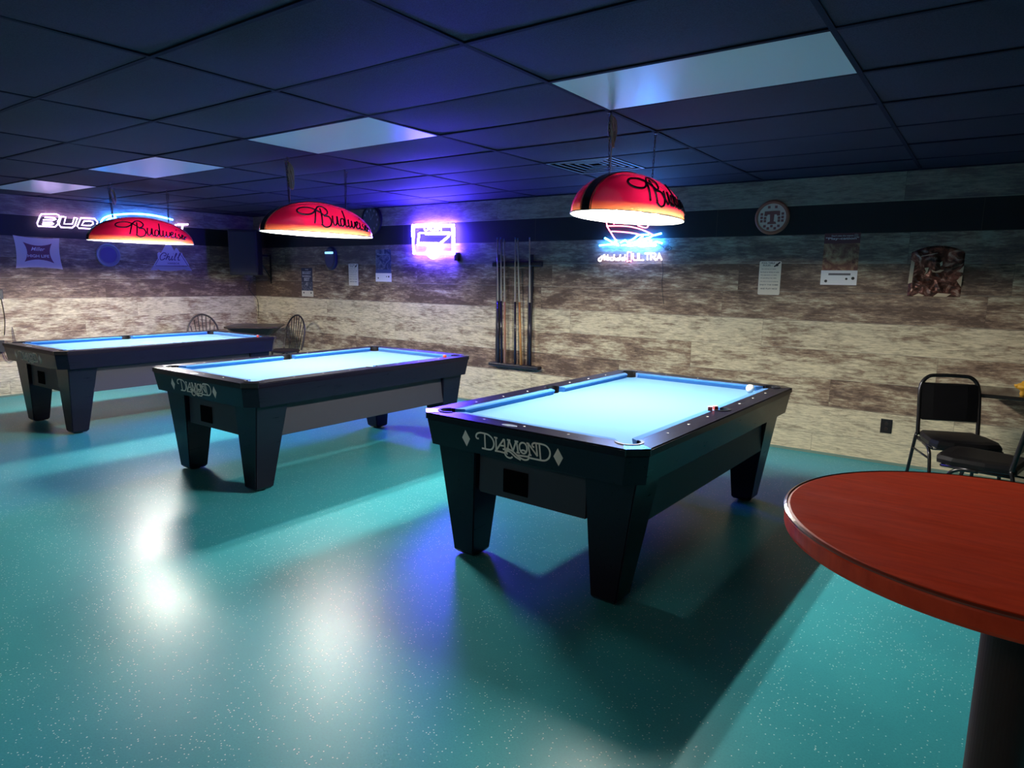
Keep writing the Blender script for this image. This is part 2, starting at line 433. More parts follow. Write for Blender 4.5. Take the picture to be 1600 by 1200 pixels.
# ================================================================ POOL TABLES
TW_, TL_, TH = 1.33, 2.31, .80
CH = .075
def octa(o, z, c=CH):
    w, l = TW_, TL_
    return [(o+c, o, z), (w-o-c, o, z), (w-o, o+c, z), (w-o, l-o-c, z), (w-o-c, l-o, z), (o+c, l-o, z), (o, l-o-c, z), (o, o+c, z)]
def arc(cx, cy, r, a0, a1, n=10):
    return [(cx+r*cos(radians(a0+(a1-a0)*k/n)), cy+r*sin(radians(a0+(a1-a0)*k/n))) for k in range(n+1)]
RI = .118      # wood rail width
PO = .16       # offset of the playing surface (cushion noses)
def pocket_loop(o, rc, rs, cc, cs, out=True):
    """rectangle at offset o with round pocket bulges (out) or bites (not out)"""
    w, l = TW_, TL_; s = sqrt(rc*rc-(cc-o)**2); e = math.degrees(math.atan2(cc-o, s))
    ss = sqrt(rs*rs-(o-cs)**2); es = math.degrees(math.atan2(ss, o-cs))
    def A(cx, cy, r, a0, a1o, a1i): return arc(cx, cy, r, a0, a1o if out else a1i, 16)
    pts = A(w-cc, cc, rc, 180+e, 450-e, 90-e)
    pts += A(w-cs, l/2, rs, 180+es, 540-es, 180-es)
    pts += A(w-cc, l-cc, rc, 270+e, 540-e, 180-e)
    pts += A(cc, l-cc, rc, 360+e, 630-e, 270-e)
    pts += A(cs, l/2, rs, es, 360-es, -es)
    pts += A(cc, cc, rc, 90+e, 360-e, -e)
    return pts
CC, RC, CS, RS = .128, .060, .098, .054

# the inlaid lettering: strokes read off the photo's nearest table
def tlocal(px, py):
    a, X, Y = -.0307, -2.4435, 2.5323; c, s = cos(a), sin(a)
    o = Vector((-X, -Y, CAM_H)); d = ray(px, py)
    o = Vector((c*o.x+s*o.y, -s*o.x+c*o.y, o.z)); d = Vector((c*d.x+s*d.y, -s*d.x+c*d.y, d.z))
    k = (.014-o.y)/d.y; p = o+d*k; return (p.x, p.z)
LOGO = [
 [(165,185),(130,180),(115,140),(140,90),(200,72),(280,85),(350,108),(410,160),(445,230),(450,300),(430,360),(390,400),(330,400),(270,388),(210,375)],
 [(288,95),(275,382)], [(465,160),(530,175)], [(500,170),(488,420)], [(490,415),(580,290),(655,195)], [(660,192),(662,405)],
 [(570,318),(655,332)], [(618,392),(695,408)], [(460,425),(560,442),(640,465)], [(715,205),(778,220)], [(748,215),(715,385)], [(688,378),(745,392)],
 [(752,218),(812,430)], [(812,430),(885,245)], [(897,245),(912,462)], [(860,232),(930,246)], [(880,455),(942,470)],
 [(1018,262),(1062,285),(1088,345),(1085,415),(1055,465),(1015,478),(975,450),(950,390),(950,320),(978,275),(1018,262)],
 [(965,430),(1000,412),(1040,425),(1075,470)], [(1090,270),(1142,285)], [(1118,280),(1140,502)], [(1112,500),(1168,512)],
 [(1128,285),(1282,530)], [(1282,530),(1276,285)],
 [(1235,352),(1207,338),(1200,298),(1235,270),(1290,275),(1390,292),(1470,325),(1520,390),(1535,470),(1512,550),(1455,603),(1390,615),(1300,600),(1180,575),(1110,558)],
 [(1340,290),(1340,602)],
 [(1110,510),(1112,560),(1090,595),(1040,605),(980,585),(900,530),(830,455),(770,412),(710,402),(665,430),(655,490),(690,545),(750,568),(795,545)],
 [(702,495),(682,460),(705,432),(750,445),(800,490),(860,550),(950,605)], [(880,508),(960,522),(1040,532),(1110,545)]]
LOGO = [[tlocal(735+u*.08125, 670+v*.08125) for u, v in st] for st in LOGO]
# square the lettering up: mean baseline sits level on the apron
def apron_y(z): return .004+(.79-z)/.155*.020
def make_table():
    root = empty('pool_table')
    P = lambda name, bm, m, par=root, sm=False, rc=False: new_obj(name, bm, m, par, sm, rc)
    # rail frame
    bm = B(); outer = [(p[0], p[1]) for p in octa(0, 0)]
    extrude_poly(bm, [outer, pocket_loop(RI, RC, RS, CC, CS)], TH-.030, TH)
    es = [e for e in bm.edges if all(abs(v.co.z-TH) < 1e-6 for v in e.verts) and all(min(v.co.x, v.co.y, TW_-v.co.x, TL_-v.co.y) < .045 for v in e.verts) and len([f for f in e.link_faces if abs(f.normal.z) < .1]) == 1]
    bmesh.ops.bevel(bm, geom=es, offset=.006, segments=2, affect='EDGES')
    P('rail_frame', bm, LAM)
    # apron
    bm = B(); loft(bm, [octa(.025, .632), octa(.006, .762), octa(.006, TH-.030)], cap=False); P('apron', bm, LAM, rc=True)
    # corner castings: thin caps with a seam on each corner
    for sx, sy in ((0, 0), (1, 0), (0, 1), (1, 1)):
        X = lambda x: TW_-x if sx else x
        Y = lambda y: TL_-y if sy else y
        arcp = arc(CC, CC, RC+.006, 180+5, 270-5, 8)
        pts = [(CH+.012, .001), (CH, -.001), (-.001, CH), (.001, CH+.012)] + arcp
        pts = [(X(x), Y(y)) for x, y in pts]
        bm = B(); extrude_poly(bm, [pts], TH-.030, TH+.0015); P('corner_cap', bm, GLOSSY)
    # bed
    bm = B()
    extrude_poly(bm, [pocket_loop(.122, RC-.004, RS-.004, CC, CS-.006, False)], TH-.060, TH-.035)
    P('cloth_bed', bm, CLOTH)
    # cushions
    prof = [(0, TH-.001), (.040, TH-.003), (.043, TH-.010), (.030, TH-.034), (0, TH-.034)]
    def cushion(p0, p1, inward, k0, k1):
        d = (Vector(p1)-Vector(p0)); ln = d.length; d.normalize(); n = Vector(inward)
        r0 = [Vector((*(Vector(p0)+d*(k0*q[0])+n*q[0]), q[1])) for q in prof]
        r1 = [Vector((*(Vector(p0)+d*(ln-k1*q[0])+n*q[0]), q[1])) for q in prof]
        bm = B(); loft(bm, [r0, r1]); P('cushion', bm, CUSH, rc=True)
    w, l, o = TW_, TL_, RI; cm, sm = CC+.052, .050
    cushion((cm, o), (w-cm, o), (0, 1), .9, .9)
    cushion((cm, l-o), (w-cm, l-o), (0, -1), .9, .9)
    for x, nx in ((o, 1), (w-o, -1)):
        cushion((x, cm), (x, l/2-sm), (nx, 0), .9, .3); cushion((x, l/2+sm), (x, l-cm), (nx, 0), .3, .9)
    # pockets
    def pocket(cx, cy, r, a0, a1):
        bm = B()
        ro, ri = r+.0005, r-.009
        pts = arc(cx, cy, ro+.004, a0, a1, 16) + arc(cx, cy, ri, a1, a0, 16)
        extrude_poly(bm, [pts], TH-.036, TH+.004)
        ring_o = arc(cx, cy, ri+.003, 0, 360, 20)[:-1]; ring_i = arc(cx, cy, ri, 0, 360, 20)[:-1]
        extrude_poly(bm, [ring_o, ring_i[::-1]], TH-.16, TH-.037)
        extrude_poly(bm, [ring_o], TH-.165, TH-.16)
        P('pocket_liner', bm, RUB)
    pocket(CC, CC, RC, 90+35, 360-35); pocket(w-CC, CC, RC, 180+35, 450-35)
    pocket(w-CC, l-CC, RC, 270+35, 540-35); pocket(CC, l-CC, RC, 35, 270-35)
    pocket(CS, l/2, RS, 90-12, 270+12); pocket(w-CS, l/2, RS, -90-12, 90+12)
    # sights
    bm = B(); lathe(bm, [(.0065, 0), (.0065, .0012), (.005, .0016)], seg=12); s0 = P('rail_sight', bm, WHITE); s0['label'] = 'round white rail sight'
    sp = [(x, PO+.249*k) for x in (.075, w-.075) for k in (1, 2, 3, 5, 6, 7)] + [(PO+.2525*k, y) for y in (.075, l-.075) for k in (1, 2, 3)]
    for i, (x, y) in enumerate(sp):
        s = s0 if i == 0 else s0.copy()
        if i: COL.objects.link(s)
        s.location = (x, y, TH-.0002)
    # name plate on the head rail
    bm = B(); lathe(bm, [(1, 0), (1, .0015), (.97, .002)], seg=28)
    for v in bm.verts: v.co.x *= .045; v.co.y *= .020
    np_ = P('name_plate', bm, mat('brushed_plate', (.45, .55, .65), .3, .6)); np_.location = (.60, .042, TH)
    # cabinet
    bm = B(); box(bm, .105, .145, .392, w-.105, l-.145, .66, .004); P('cabinet', bm, MATTE)
    bm = B(); box(bm, .34, .130, .392, w-.34, .1449, .64, .002); P('end_panel', bm, MATTE)
    bm = B(); box(bm, .46, .126, .592, .83, .1299, .612, .001); P('ledge_slot', bm, RUB)
    bm = B(); box(bm, .50, .124, .425, .655, .1299, .548, .003)
    P('ball_return', bm, mat('return_shade', (.001, .001, .0015), .9, spec=.05))  # solid block; the dark inside of the opening is put into its colour
    # legs
    for sx in (0, 1):
        for sy in (0, 1):
            def q(x0, y0, x1, y1, z):
                X0, X1 = (w-x1, w-x0) if sx else (x0, x1); Y0, Y1 = (l-y1, l-y0) if sy else (y0, y1)
                return [(X0, Y0, z), (X1, Y0, z), (X1, Y1, z), (X0, Y1, z)]
            bm = B()
            loft(bm, [q(.178, .142, .285, .255, .012), q(.160, .126, .298, .270, .03), q(.067, .098, .335, .35, .64)])
            es = [e for e in bm.edges if abs(e.verts[0].co.z-e.verts[1].co.z) > .1]
            bmesh.ops.bevel(bm, geom=es, offset=.006, segments=2, affect='EDGES')
            lg = P('leg', bm, LAM, rc=True)
            bm = B(); cx, cy = (w-.23 if sx else .23), (l-.2 if sy else .2)
            lathe(bm, [(.04, 0), (.04, .013)], cx, cy, 16); P('leveller_foot', bm, RUB, lg)
    # lettering
    bm = B()
    for st in LOGO:
        pts = [(p.x, p.y) for p in smooth_path([Vector((a, b, 0)) for a, b in st], 5)] if len(st) > 3 else st
        ribbon(bm, pts, .0085, .0012, lambda u, v, h: Vector((u, apron_y(v)-h-.0006, v)))
    lo = P('lettering', bm, INLAY, rc=True); lo['label'] = 'pale inlaid word DIAMOND in script capitals'
    for cx in (.345, .905):
        bm = B(); extrude_poly(bm, [[(0, -.043), (.026, 0), (0, .043), (-.026, 0)]], 0, .0012)
        for v in bm.verts: u, vv, h = v.co.x+cx, v.co.y+.702, v.co.z; v.co = (u, apron_y(vv)-h-.0006, vv)
        dd = P('diamond_inlay', bm, INLAY, rc=True); dd['label'] = 'pale lozenge inlay beside the lettering'
    return root
T = [(-2.4435, 2.5323, -.0307), (-5.1898, 2.4572, -.0076), (-8.0201, 2.3818, .0158)]
TLAB = ['black pool table with blue cloth, nearest and rightmost, cue ball at its far end',
        'black pool table with blue cloth, the middle one of the three in the photo',
        'black pool table with blue cloth at the far left, beside the left plank wall']
proto = make_table()
tables = []
for i, (x, y, a) in enumerate(T):
    o = proto if i == 0 else copy_tree(proto)
    o.location = (x, y, 0); o.rotation_euler = (0, 0, a); tag(o, TLAB[i], 'pool table', 'pool tables'); tables.append(o)
def tpt(i, x, y, z):
    X, Y, a = T[i]; return Vector((X+x*cos(a)-y*sin(a), Y+x*sin(a)+y*cos(a), z))
# cue ball and chalk cubes
bm = B(); bmesh.ops.create_uvsphere(bm, u_segments=32, v_segments=20, radius=.0285)
o = new_obj('cue_ball', bm, WHITE, smooth=True); o.location = tpt(0, 1.105, 2.06, TH-.0345+.0285)
tag(o, 'white cue ball on blue cloth near the far right corner of the nearest table', 'ball')
def chalk(i, x, y, rz, lab):
    t = tag(empty('chalk_cube', tpt(i, x, y, TH), rz), lab, 'chalk', 'chalk cubes on the rails')
    s = .0115
    bm = B(); box(bm, -s, -s, 0, s, s, .019, .001); new_obj('wrapper', bm, mat('chalk_label_red', (.55, .06, .04), .6), t)
    bm = B(); box(bm, -s+.001, -s+.001, .0191, s-.001, s-.001, .0225, .0008); new_obj('chalk', bm, mat('chalk_top', (.62, .36, .36), .9), t)
chalk(0, 1.200, 1.085, .3, 'red chalk cube on the nearest table, nearer of the pair by the side pocket')
chalk(0, 1.215, 1.125, .8, 'red chalk cube on the nearest table, farther of the pair by the side pocket')
chalk(1, 1.225, 2.02, .2, 'small red chalk cube on the far right rail of the middle pool table')
chalk(2, 1.21, 2.10, .5, 'pinkish chalk cube on the far right rail of the leftmost pool table')

# ================================================================ TABLE LAMPS
LA, LB, LC = .535, .26, .25
def ell(v, th, off=0):
    r = sqrt(max(0, 1-v*v)); return Vector(((LB+off)*r*cos(th), (LA+off)*v, (LC+off)*r*sin(th)))
BUD = [
 [(700,735),(655,690),(600,645),(520,620),(460,635),(448,668),(480,700),(545,714),(600,700),(650,668)],
 [(640,672),(605,730),(570,800)], [(700,665),(672,740),(650,808)],
 [(600,700),(650,668),(700,640),(745,645),(768,688),(745,725),(700,742),(750,752),(764,792),(735,828),(680,836),(640,808)],
 [(800,745),(782,800),(795,824),(825,808),(855,750)], [(858,752),(842,808),(855,830),(872,824)],
 [(930,770),(898,772),(876,808),(888,834),(920,818),(935,772)], [(985,680),(955,770),(940,818),(955,838),(972,828)],
 [(1000,775),(985,822),(1000,842),(1030,820),(1045,782),(1035,828),(1052,846),(1080,824),(1092,788)],
 [(1100,826),(1135,805),(1140,785),(1115,790),(1100,826),(1115,850),(1150,840)],
 [(1180,790),(1165,838),(1178,856),(1198,845)], [(1210,745),(1214,738)],
 [(1240,800),(1222,815),(1250,838),(1235,860),(1210,855)],
 [(1275,842),(1305,825),(1310,805),(1288,808),(1275,842),(1288,866),(1320,856)],
 [(1345,820),(1330,868)], [(1340,840),(1362,820),(1385,826)]]
def bud_uv(st):
    """lettering strokes to (v, theta) on the shade: x runs 450..1390, baseline climbs slowly down"""
    out = []
    for x, y in st:
        s = (x-450)/940; base = 806+s*58; h = (base-y)/165
        v = -.60+s*1.36
        if v > .5: v = .5+(v-.5)*.86
        out.append((v, radians(13+h*38)))
    return out
def make_lamp():
    root = empty('pool_table_lamp')
    NV, NT = 40, 28
    bm = B(); g = []
    for a in range(NV+1):
        v = -cos(pi*a/NV); g.append([bm.verts.new(ell(v, pi*b/NT)) for b in range(NT+1)])
    for a in range(NV):
        for b in range(NT): 
            f = bm.faces.new((g[a][b], g[a+1][b], g[a+1][b+1], g[a][b+1])); f.smooth = True
    bmesh.ops.remove_doubles(bm, verts=bm.verts, dist=.0004)
    bm.normal_update()
    up = [f for f in bm.faces if f.calc_center_median().z > .1]
    if sum(f.normal.z for f in up) < 0: bmesh.ops.reverse_faces(bm, faces=bm.faces)
    sh = new_obj('lamp_shade', bm, SHADE, root, True); sh['label'] = 'red translucent half-dome shade with script lettering'
    # black spine over the top, gold piping on either side
    def spine(x0, x1, off):
        P1 = []
        for a in range(49):
            v = -cos(pi*a/48); k = sqrt(max(0, 1-v*v)); P1.append(((LA+off)*v, (LC+off)*k))
        return [[Vector((x, y, z)) for x in (x0, x1)] for y, z in P1]
    bm = B(); rr = spine(-.024, .024, .005); r2 = spine(-.024, .024, .0018)
    loft(bm, [[a[0], a[1], b[1], b[0]] for a, b in zip(rr, r2)])
    new_obj('spine_band', bm, GLOSSY, root, recalc=True)
    for sx in (-1, 1):
        bm = B(); tube(bm, [r[0] for r in spine(sx*.030, sx*.030, .001)], .0028, 6); new_obj('gold_piping', bm, mat('old_gold', (.42, .33, .18), .35, .9), root)
    bm = B(); rim = [Vector(((LB+.001)*cos(2*pi*k/72), (LA+.001)*sin(2*pi*k/72), 0)) for k in range(72)]
    tube(bm, rim, .0035, 6, closed=True); new_obj('rim', bm, mat('rim_cream', (.8, .7, .6), .3), root)
    # lettering
    bm = B()
    for st in BUD:
        uv = bud_uv(st)
        for off, rad in ((.004, .0066),):
            pts = smooth_path([ell(v, t, off) for v, t in uv], 4)
            tube(bm, pts, rad, 6)
    lt = new_obj('lettering', bm, mat('smoked_chrome', (.18, .15, .14), .12, 1), root); lt['label'] = 'dark chrome script word on the red shade'
    # tubes
    for sx in (-.06, .06):
        bm = B(); tube(bm, [(sx, -.26, .050), (sx, .26, .050)], .012, 12)
        tb = new_obj('light_tube', bm, mat('lit_tube', (1, 1, 1), .4, emit=(1.0, .95, .84), estr=TUBE), root); tb['label'] = 'glowing white tube'
    bm = B(); box(bm, -.008, -.33, .118, .008, .33, .136)
    for y in (-.266, .266):
        for x in (-.06, .06): box(bm, x-.010, y-.004, .040, x+.010, y+.004, .125)
    box(bm, -.008, -.008, .13, .008, .008, .235)
    new_obj('tube_holder', bm, mat('white_enamel', (.85, .85, .85), .4), root)
    return root
LP = [(-1.80, 3.69, 1.872), (-4.55, 3.60, 1.842), (-7.40, 3.55, 1.832)]
LLAB = ['red half-dome beer-brand lamp over the nearest pool table, with coiled cord', 'red half-dome lamp with script lettering over the middle pool table',
        'red half-dome lamp over the leftmost pool table, in front of the blue neon arc']
lp = make_lamp()
for i, p in enumerate(LP):
    o = lp if i == 0 else copy_tree(lp)
    o.location = p; tag(o, LLAB[i], 'lamp', 'red lamps over the pool tables')
    if i: o.rotation_euler = (0, 0, (.02, -.01)[i-1])
    # chains
    for s in (-1, 1):
        y = s*.285; z0 = LC*sqrt(1-(y/LA)**2)+.004; z1 = HC-p[2]-.006
        top_y = s*.305 if i == 0 else y
        ch = B(); n = int((z1-z0)/.019)
        for k in range(n):
            f = (k+.5)/n; c = Vector((0, y+(top_y-y)*f, z0+(z1-z0)*f)); h = .5*(z1-z0)/n+.0035
            pts = []
            for a in range(10):
                w, t = .006*cos(2*pi*a/10), h*sin(2*pi*a/10)
                pts.append(c+(Vector((w, 0, t)) if k % 2 else Vector((0, w, t))))
            tube(ch, pts, .0017, 4, closed=True)
        bx = Vector((0, top_y, z1))
        lathe(ch, [(.012, z1-.001), (.012, z1+.003)], 0, top_y, 10)
        new_obj('chain', ch, mat('chain_bronze', (.07, .055, .045), .4, .8), o)
    if i < 2:   # spare cord bundled on the near chain
        bm = B(); rnd = random.Random(3+i); base = Vector((.0, -.285, (HC-p[2])*(.91 if i == 0 else .8)))
        for k in range(11):
            pts = []; tw = rnd.uniform(-.9, .9); wd = rnd.uniform(.012, .026); ln = rnd.uniform(.055, .085)
            for a in range(14):
                an = 2*pi*a/14; lat = wd*cos(an)+.02*sin(an)*.6
                pts.append(base+Vector((lat*sin(tw)+rnd.uniform(-.004, .004), lat*cos(tw)+.022-.022*sin(an)+rnd.uniform(-.004, .004), ln*sin(an)-.045+rnd.uniform(-.004, .004))))
            tube(bm, smooth_path(pts, 3, True), .0034, 5, closed=True)
        tube(bm, smooth_path([base+Vector((0, 0, .05)), base, base+Vector((.008, .004, -.09)), Vector((.004, -.28, .225))], 4), .003, 5)
        new_obj('bundled_cord', bm, mat('brown_cord', (.48, .33, .25), .6), o)

# ================================================================ NEON SIGNS
def px_strokes(strokes, crop, fac, plane):
    ax, val = plane; return [[hit(crop[0]+u*fac, crop[1]+v*fac, ax, val) for u, v in st] for st in strokes]
def neon_part(name, strokes, r, m, root, sub=5, closed=False, smooth=True):
    bm = B()
    for st in strokes:
        P = [p-root.location for p in st]
        if smooth and len(P) > 2: P = smooth_path(P, sub, closed)
        tube(bm, P, r, 8, closed=closed)
    return new_obj(name, bm, m, root)
def letters(word, x0, x1, y0, y1, slant=0, gap=.18):
    """single-line neon capitals in a pixel box"""
    G = {'B': [[(0, 0), (0, 1), (.7, 1), (.9, .85), (.8, .55), (.3, .52), (.9, .48), (1, .2), (.8, 0), (0, 0)]],
         'U': [[(0, 1), (0, .2), (.2, 0), (.8, 0), (1, .2), (1, 1)]], 'D': [[(0, 0), (0, 1), (.6, 1), (1, .7), (1, .3), (.6, 0), (0, 0)]],
         'L': [[(0, 1), (0, 0), (.9, 0)]], 'I': [[(.5, 1), (.5, 0)]], 'G': [[(1, .8), (.8, 1), (.2, 1), (0, .8), (0, .2), (.2, 0), (.8, 0), (1, .2), (1, .5), (.6, .5)]],
         'H': [[(0, 1), (0, 0)], [(1, 1), (1, 0)], [(0, .5), (1, .5)]], 'T': [[(0, 1), (1, 1)], [(.5, 1), (.5, 0)]],
         'R': [[(0, 0), (0, 1), (.8, 1), (1, .8), (.8, .5), (0, .5)], [(.4, .5), (1, 0)]], 'A': [[(0, 0), (.5, 1), (1, 0)], [(.2, .38), (.8, .38)]],
         'C': [[(1, .8), (.8, 1), (.2, 1), (0, .8), (0, .2), (.2, 0), (.8, 0), (1, .2)]], 'O': [[(.2, 0), (0, .2), (0, .8), (.2, 1), (.8, 1), (1, .8), (1, .2), (.8, 0), (.2, 0)]],
         'W': [[(0, 1), (.25, 0), (.5, .8), (.75, 0), (1, 1)]], 'N': [[(0, 0), (0, 1), (1, 0), (1, 1)]]}
    n = len(word); w = (x1-x0)/(n+(n-1)*gap); out = []
    for i, ch in enumerate(word):
        a = x0+i*w*(1+gap)
        for st in G[ch]: out.append([(a+u*w+slant*v, y1+(y0-y1)*v) for u, v in st])
    return out
OFFN = .05
NEONW = mat('standoff_grey', (.2, .2, .22), .5)
def standoffs(root, pts, plane):
    bm = B()
    for px, py in pts:
        p = hit(px, py, *plane)-root.location
        q = p.copy(); q[plane[0]] = (D if plane[0] == 1 else XL)-root.location[plane[0]]
        tube(bm, [p, q], .004, 6)
    new_obj('standoff', bm, NEONW, root)

# violet sign with a seven on the back wall
pl = (1, D-OFFN); r0 = hit(677, 375, *pl)
t = tag(empty('neon_sign', r0), 'white and violet neon sign, a slanted seven in a rectangle, left of the cue rack', 'neon sign', 'neon signs')
NV_ = neon_mat('violet_white', (.062, .030, 1.0), 620)
NV2 = neon_mat('white_core', (.09, .06, 1.0), 140)
crop, fac = (620, 330), .075
frame = [[(345,545),(325,525),(320,340),(350,300),(385,292),(1130,280),(1165,300),(1190,330),(1195,520),(1170,545),(1192,570),(1195,860),(1175,885),(850,890)],
         [(670,890),(385,880),(350,860),(340,580),(345,545)]]
inner = [[(385,330),(1130,318),(1150,345),(1155,860)], [(365,345),(375,855),(660,860)], [(860,860),(1150,855)]]
neon_part('frame_tube', px_strokes(frame, crop, fac, pl), .011, NV_, t, 3)
neon_part('inner_tube', px_strokes(inner, crop, fac, pl), .009, NV2, t, 3)
neon_part('numeral_tube', px_strokes([[(445,480),(480,455),(600,450),(1100,445)], [(600,480),(1110,470),(1080,520),(880,680)], [(1120,450),(1070,540),(870,710),(420,700)],
    [(850,665),(430,660),(455,500)], [(470,470),(440,690)]], crop, fac, pl), .011, NV2, t, 2, smooth=False)
neon_part('wordmark_tube', px_strokes(letters('CROWN', 575, 925, 325, 400), crop, fac, pl), .0075, NV2, t, 2, smooth=False)
neon_part('circle_tube', px_strokes([[(760+r*cos(a*pi/8), 850+r*1.05*sin(a*pi/8)) for a in range(16)] for r in (125, 95, 62, 30)], crop, fac, pl), .011, NV2, t, 3, closed=True)
standoffs(t, [(650, 360), (705, 355), (652, 395), (705, 394)], pl)
bm = B(); p = hit(714, 401, 1, D-.03)-r0; box(bm, p.x-.03, p.y-.02, p.z-.05, p.x+.03, p.y+.029, p.z+.05, .006); new_obj('power_pack', bm, RUB, t)

# light-beer neon with the speedboat
pl = (1, D-OFFN); r0 = hit(985, 390, *pl)
t = tag(empty('neon_sign', r0), 'neon sign of a pink boat on cyan waves above white lettering, behind the nearest lamp', 'neon sign', 'neon signs')
NP = neon_mat('pink', (1.0, .14, .24), 9); NC = neon_mat('cyan', (.03, .28, 1.0), 100); NW = neon_mat('warm_white', (1.0, .80, .86), 6)
crop, fac = (925, 335), .08125
boat = [[(290,230),(330,222),(560,222),(760,240),(950,290),(1110,360),(1180,400)], [(370,325),(560,335),(760,355),(930,390)], [(290,230),(345,320),(420,440),(480,520)],
        [(290,230),(285,60),(420,-20)], [(420,190),(440,60)], [(640,190),(660,40)], [(880,215),(1060,250),(1080,60),(900,-40)]]
neon_part('boat_tube', px_strokes(boat, crop, fac, pl), .006, NP, t, 4)
waves = [[(145,598),(260,585),(420,575),(510,598)], [(245,455),(330,500),(400,545),(500,560)], [(480,500),(430,540),(520,600)],
         [(545,545),(640,500),(700,560),(760,600),(840,560),(900,480),(980,420)], [(560,600),(640,585),(730,610),(850,590),(950,615),(1080,600),(1220,610)],
         [(700,520),(800,470),(900,400),(1100,390)], [(720,560),(860,520),(1000,470),(1130,440)], [(820,560),(1000,540),(1180,560),(1240,600)], [(900,600),(1050,560),(1150,500)],
         [(1120,430),(1200,400),(1335,365)], [(1130,590),(1220,530),(1350,555)], [(980,520),(1090,480),(1140,540),(1230,580)]]
neon_part('wave_tube', px_strokes(waves, crop, fac, pl), .0085, NC, t, 3)

script = [[(195,800),(160,830),(125,860),(135,895),(170,890),(210,820),(240,775),(235,880)], [(240,780),(275,870),(300,780),(295,885)], [(330,820),(322,885)], [(400,830),(365,835),(350,870),(395,885)],
          [(430,770),(415,885),(440,840),(465,885)], [(480,860),(505,835),(490,880),(520,880)], [(545,770),(530,885)], [(590,830),(560,860),(590,885),(605,850),(590,830)], [(640,770),(615,885),(645,860),(640,835)]]
neon_part('script_tube', px_strokes(script, crop, fac, pl), .0062, NW, t, 3)
neon_part('capitals_tube', px_strokes(letters('ULTRA', 790, 1340, 750, 880), crop, fac, pl), .0075, NW, t, 2, smooth=False)
neon_part('ribbon_tube', px_strokes([[(685,725),(755,725),(752,915),(718,890),(675,915),(685,725)]], crop, fac, pl), .0045, NP, t, 2, smooth=False)
bm = B(); pts = [hit(925+u*fac, 335+v*fac, 1, D-.012)-r0 for u, v in [(1280,580),(1370,620),(1420,680),(1500,690),(1530,640),(1470,610),(1420,640),(1460,680),(1500,650)]]
tube(bm, smooth_path(pts, 5), .003, 5)
pts = [hit(px, py, 1, D-.01)-r0 for px, py in [(1034, 405), (1036, 425), (1034, 445), (1037, 475)]]; tube(bm, smooth_path(pts, 4), .003, 5)
new_obj('power_cord', bm, RUB, t)
standoffs(t, [(955, 380), (1020, 382), (945, 402), (1028, 400), (950, 360)], pl)

# BUD LIGHT neon on the left wall
pl = (0, XL+OFFN); r0 = hit(150, 348, *pl)
t = tag(empty('neon_sign', r0), 'white outlined neon letters with a blue arc, high on the left wall', 'neon sign', 'neon signs')
crop, fac = (0, 300), .125
NWB = neon_mat('soft_white', (.72, .46, 1.0), 8); NBL = neon_mat('blue', (.03, .20, 1.0), 45)
bud = [[(520,275),(500,300),(465,390),(475,425),(690,435),(725,400),(722,370),(745,330),(735,290),(700,275),(520,275)],
       [(560,318),(680,322),(700,340),(660,352),(540,350)], [(535,378),(650,382),(672,395),(640,408),(530,402)],
       [(765,305),(735,400),(760,440),(900,448),(935,420),(968,325),(930,318),(905,400),(800,400),(822,312),(765,305)],
       [(1010,325),(965,430),(985,452),(1150,460),(1205,425),(1220,375),(1180,330),(1010,325)],
       [(1050,365),(1020,415),(1130,420),(1165,400),(1160,372),(1120,362),(1050,365)]]
neon_part('letter_tube', px_strokes(bud, crop, fac, pl), .0075, NWB, t, 3, smooth=False)
c2, f2 = (140, 310), .125
arcs = [[(150,360),(140,310),(175,250),(260,215),(360,202),(520,192),(700,200),(880,228),(1040,268)], [(205,330),(210,290),(250,255),(330,235)]]
neon_part('arc_tube', px_strokes(arcs, c2, f2, pl), .012, NBL, t, 5)
lite = letters('LIGHT', 470, 1210, 325, 440, slant=20)
neon_part('second_word_tube', px_strokes(lite, c2, f2, pl), .012, NWB, t, 2, smooth=False)
standoffs(t, [(65, 340), (105, 350), (140, 350), (200, 335), (250, 338)], pl)

# ================================================================ WALL DECORATION, BACK WALL
# round wooden sign with a T
t = tag(empty('round_sign', (-1.677, D, 2.082)), 'round wooden plaque with a T emblem on the black board, right of centre', 'plaque')
S = on_back(0, 0); Mw = Matrix.Rotation(radians(90), 4, 'X')
WOODR = mat('reddish_wood', (.42, .13, .08), .6); CREAM = mat('faded_cream', (.82, .58, .50), .7); MAR = mat('maroon_print', (.34, .09, .08), .7)
bm = B(); lathe(bm, [(.148, 0), (.150, .015), (.140, .024), (.122, .024), (.122, .0005)], seg=48, M=Mw); new_obj('rim', bm, WOODR, t, recalc=True)
bm = B(); lathe(bm, [(.121, .002), (.121, .017)], seg=48, M=Mw); new_obj('face', bm, CREAM, t, recalc=True)
bm = B()
extrude_poly(bm, [[(-.065, .055), (.065, .055), (.068, .015), (.045, .012), (.038, .026), (.018, .026), (.016, -.035), (.035, -.04), (.038, -.058), (-.038, -.058), (-.035, -.04), (-.016, -.035), (-.018, .026), (-.038, .026), (-.045, .012), (-.068, .015)]], .0172, .020)
for v in bm.verts: v.co = Mw @ v.co
new_obj('emblem', bm, MAR, t, recalc=True)
bm = B()
for a, b in [(-.09, .0), (-.09, -.03), (-.09, .03), (.09, 0), (.09, .03), (.09, -.03), (-.06, -.03), (-.06, -.075), (-.03, -.095), (.03, -.095), (.06, -.075), (-.03, .09), (.03, .09), (.06, -.03), (-.06, -.005), (.06, -.005), (0, -.075)]:
    extrude_poly(bm, [[(a-.011, b-.011), (a+.011, b-.011), (a+.011, b+.011), (a-.011, b+.011)]], .0171, .0185)
for v in bm.verts: v.co = Mw @ v.co
new_obj('checker_print', bm, MAR, t, recalc=True)

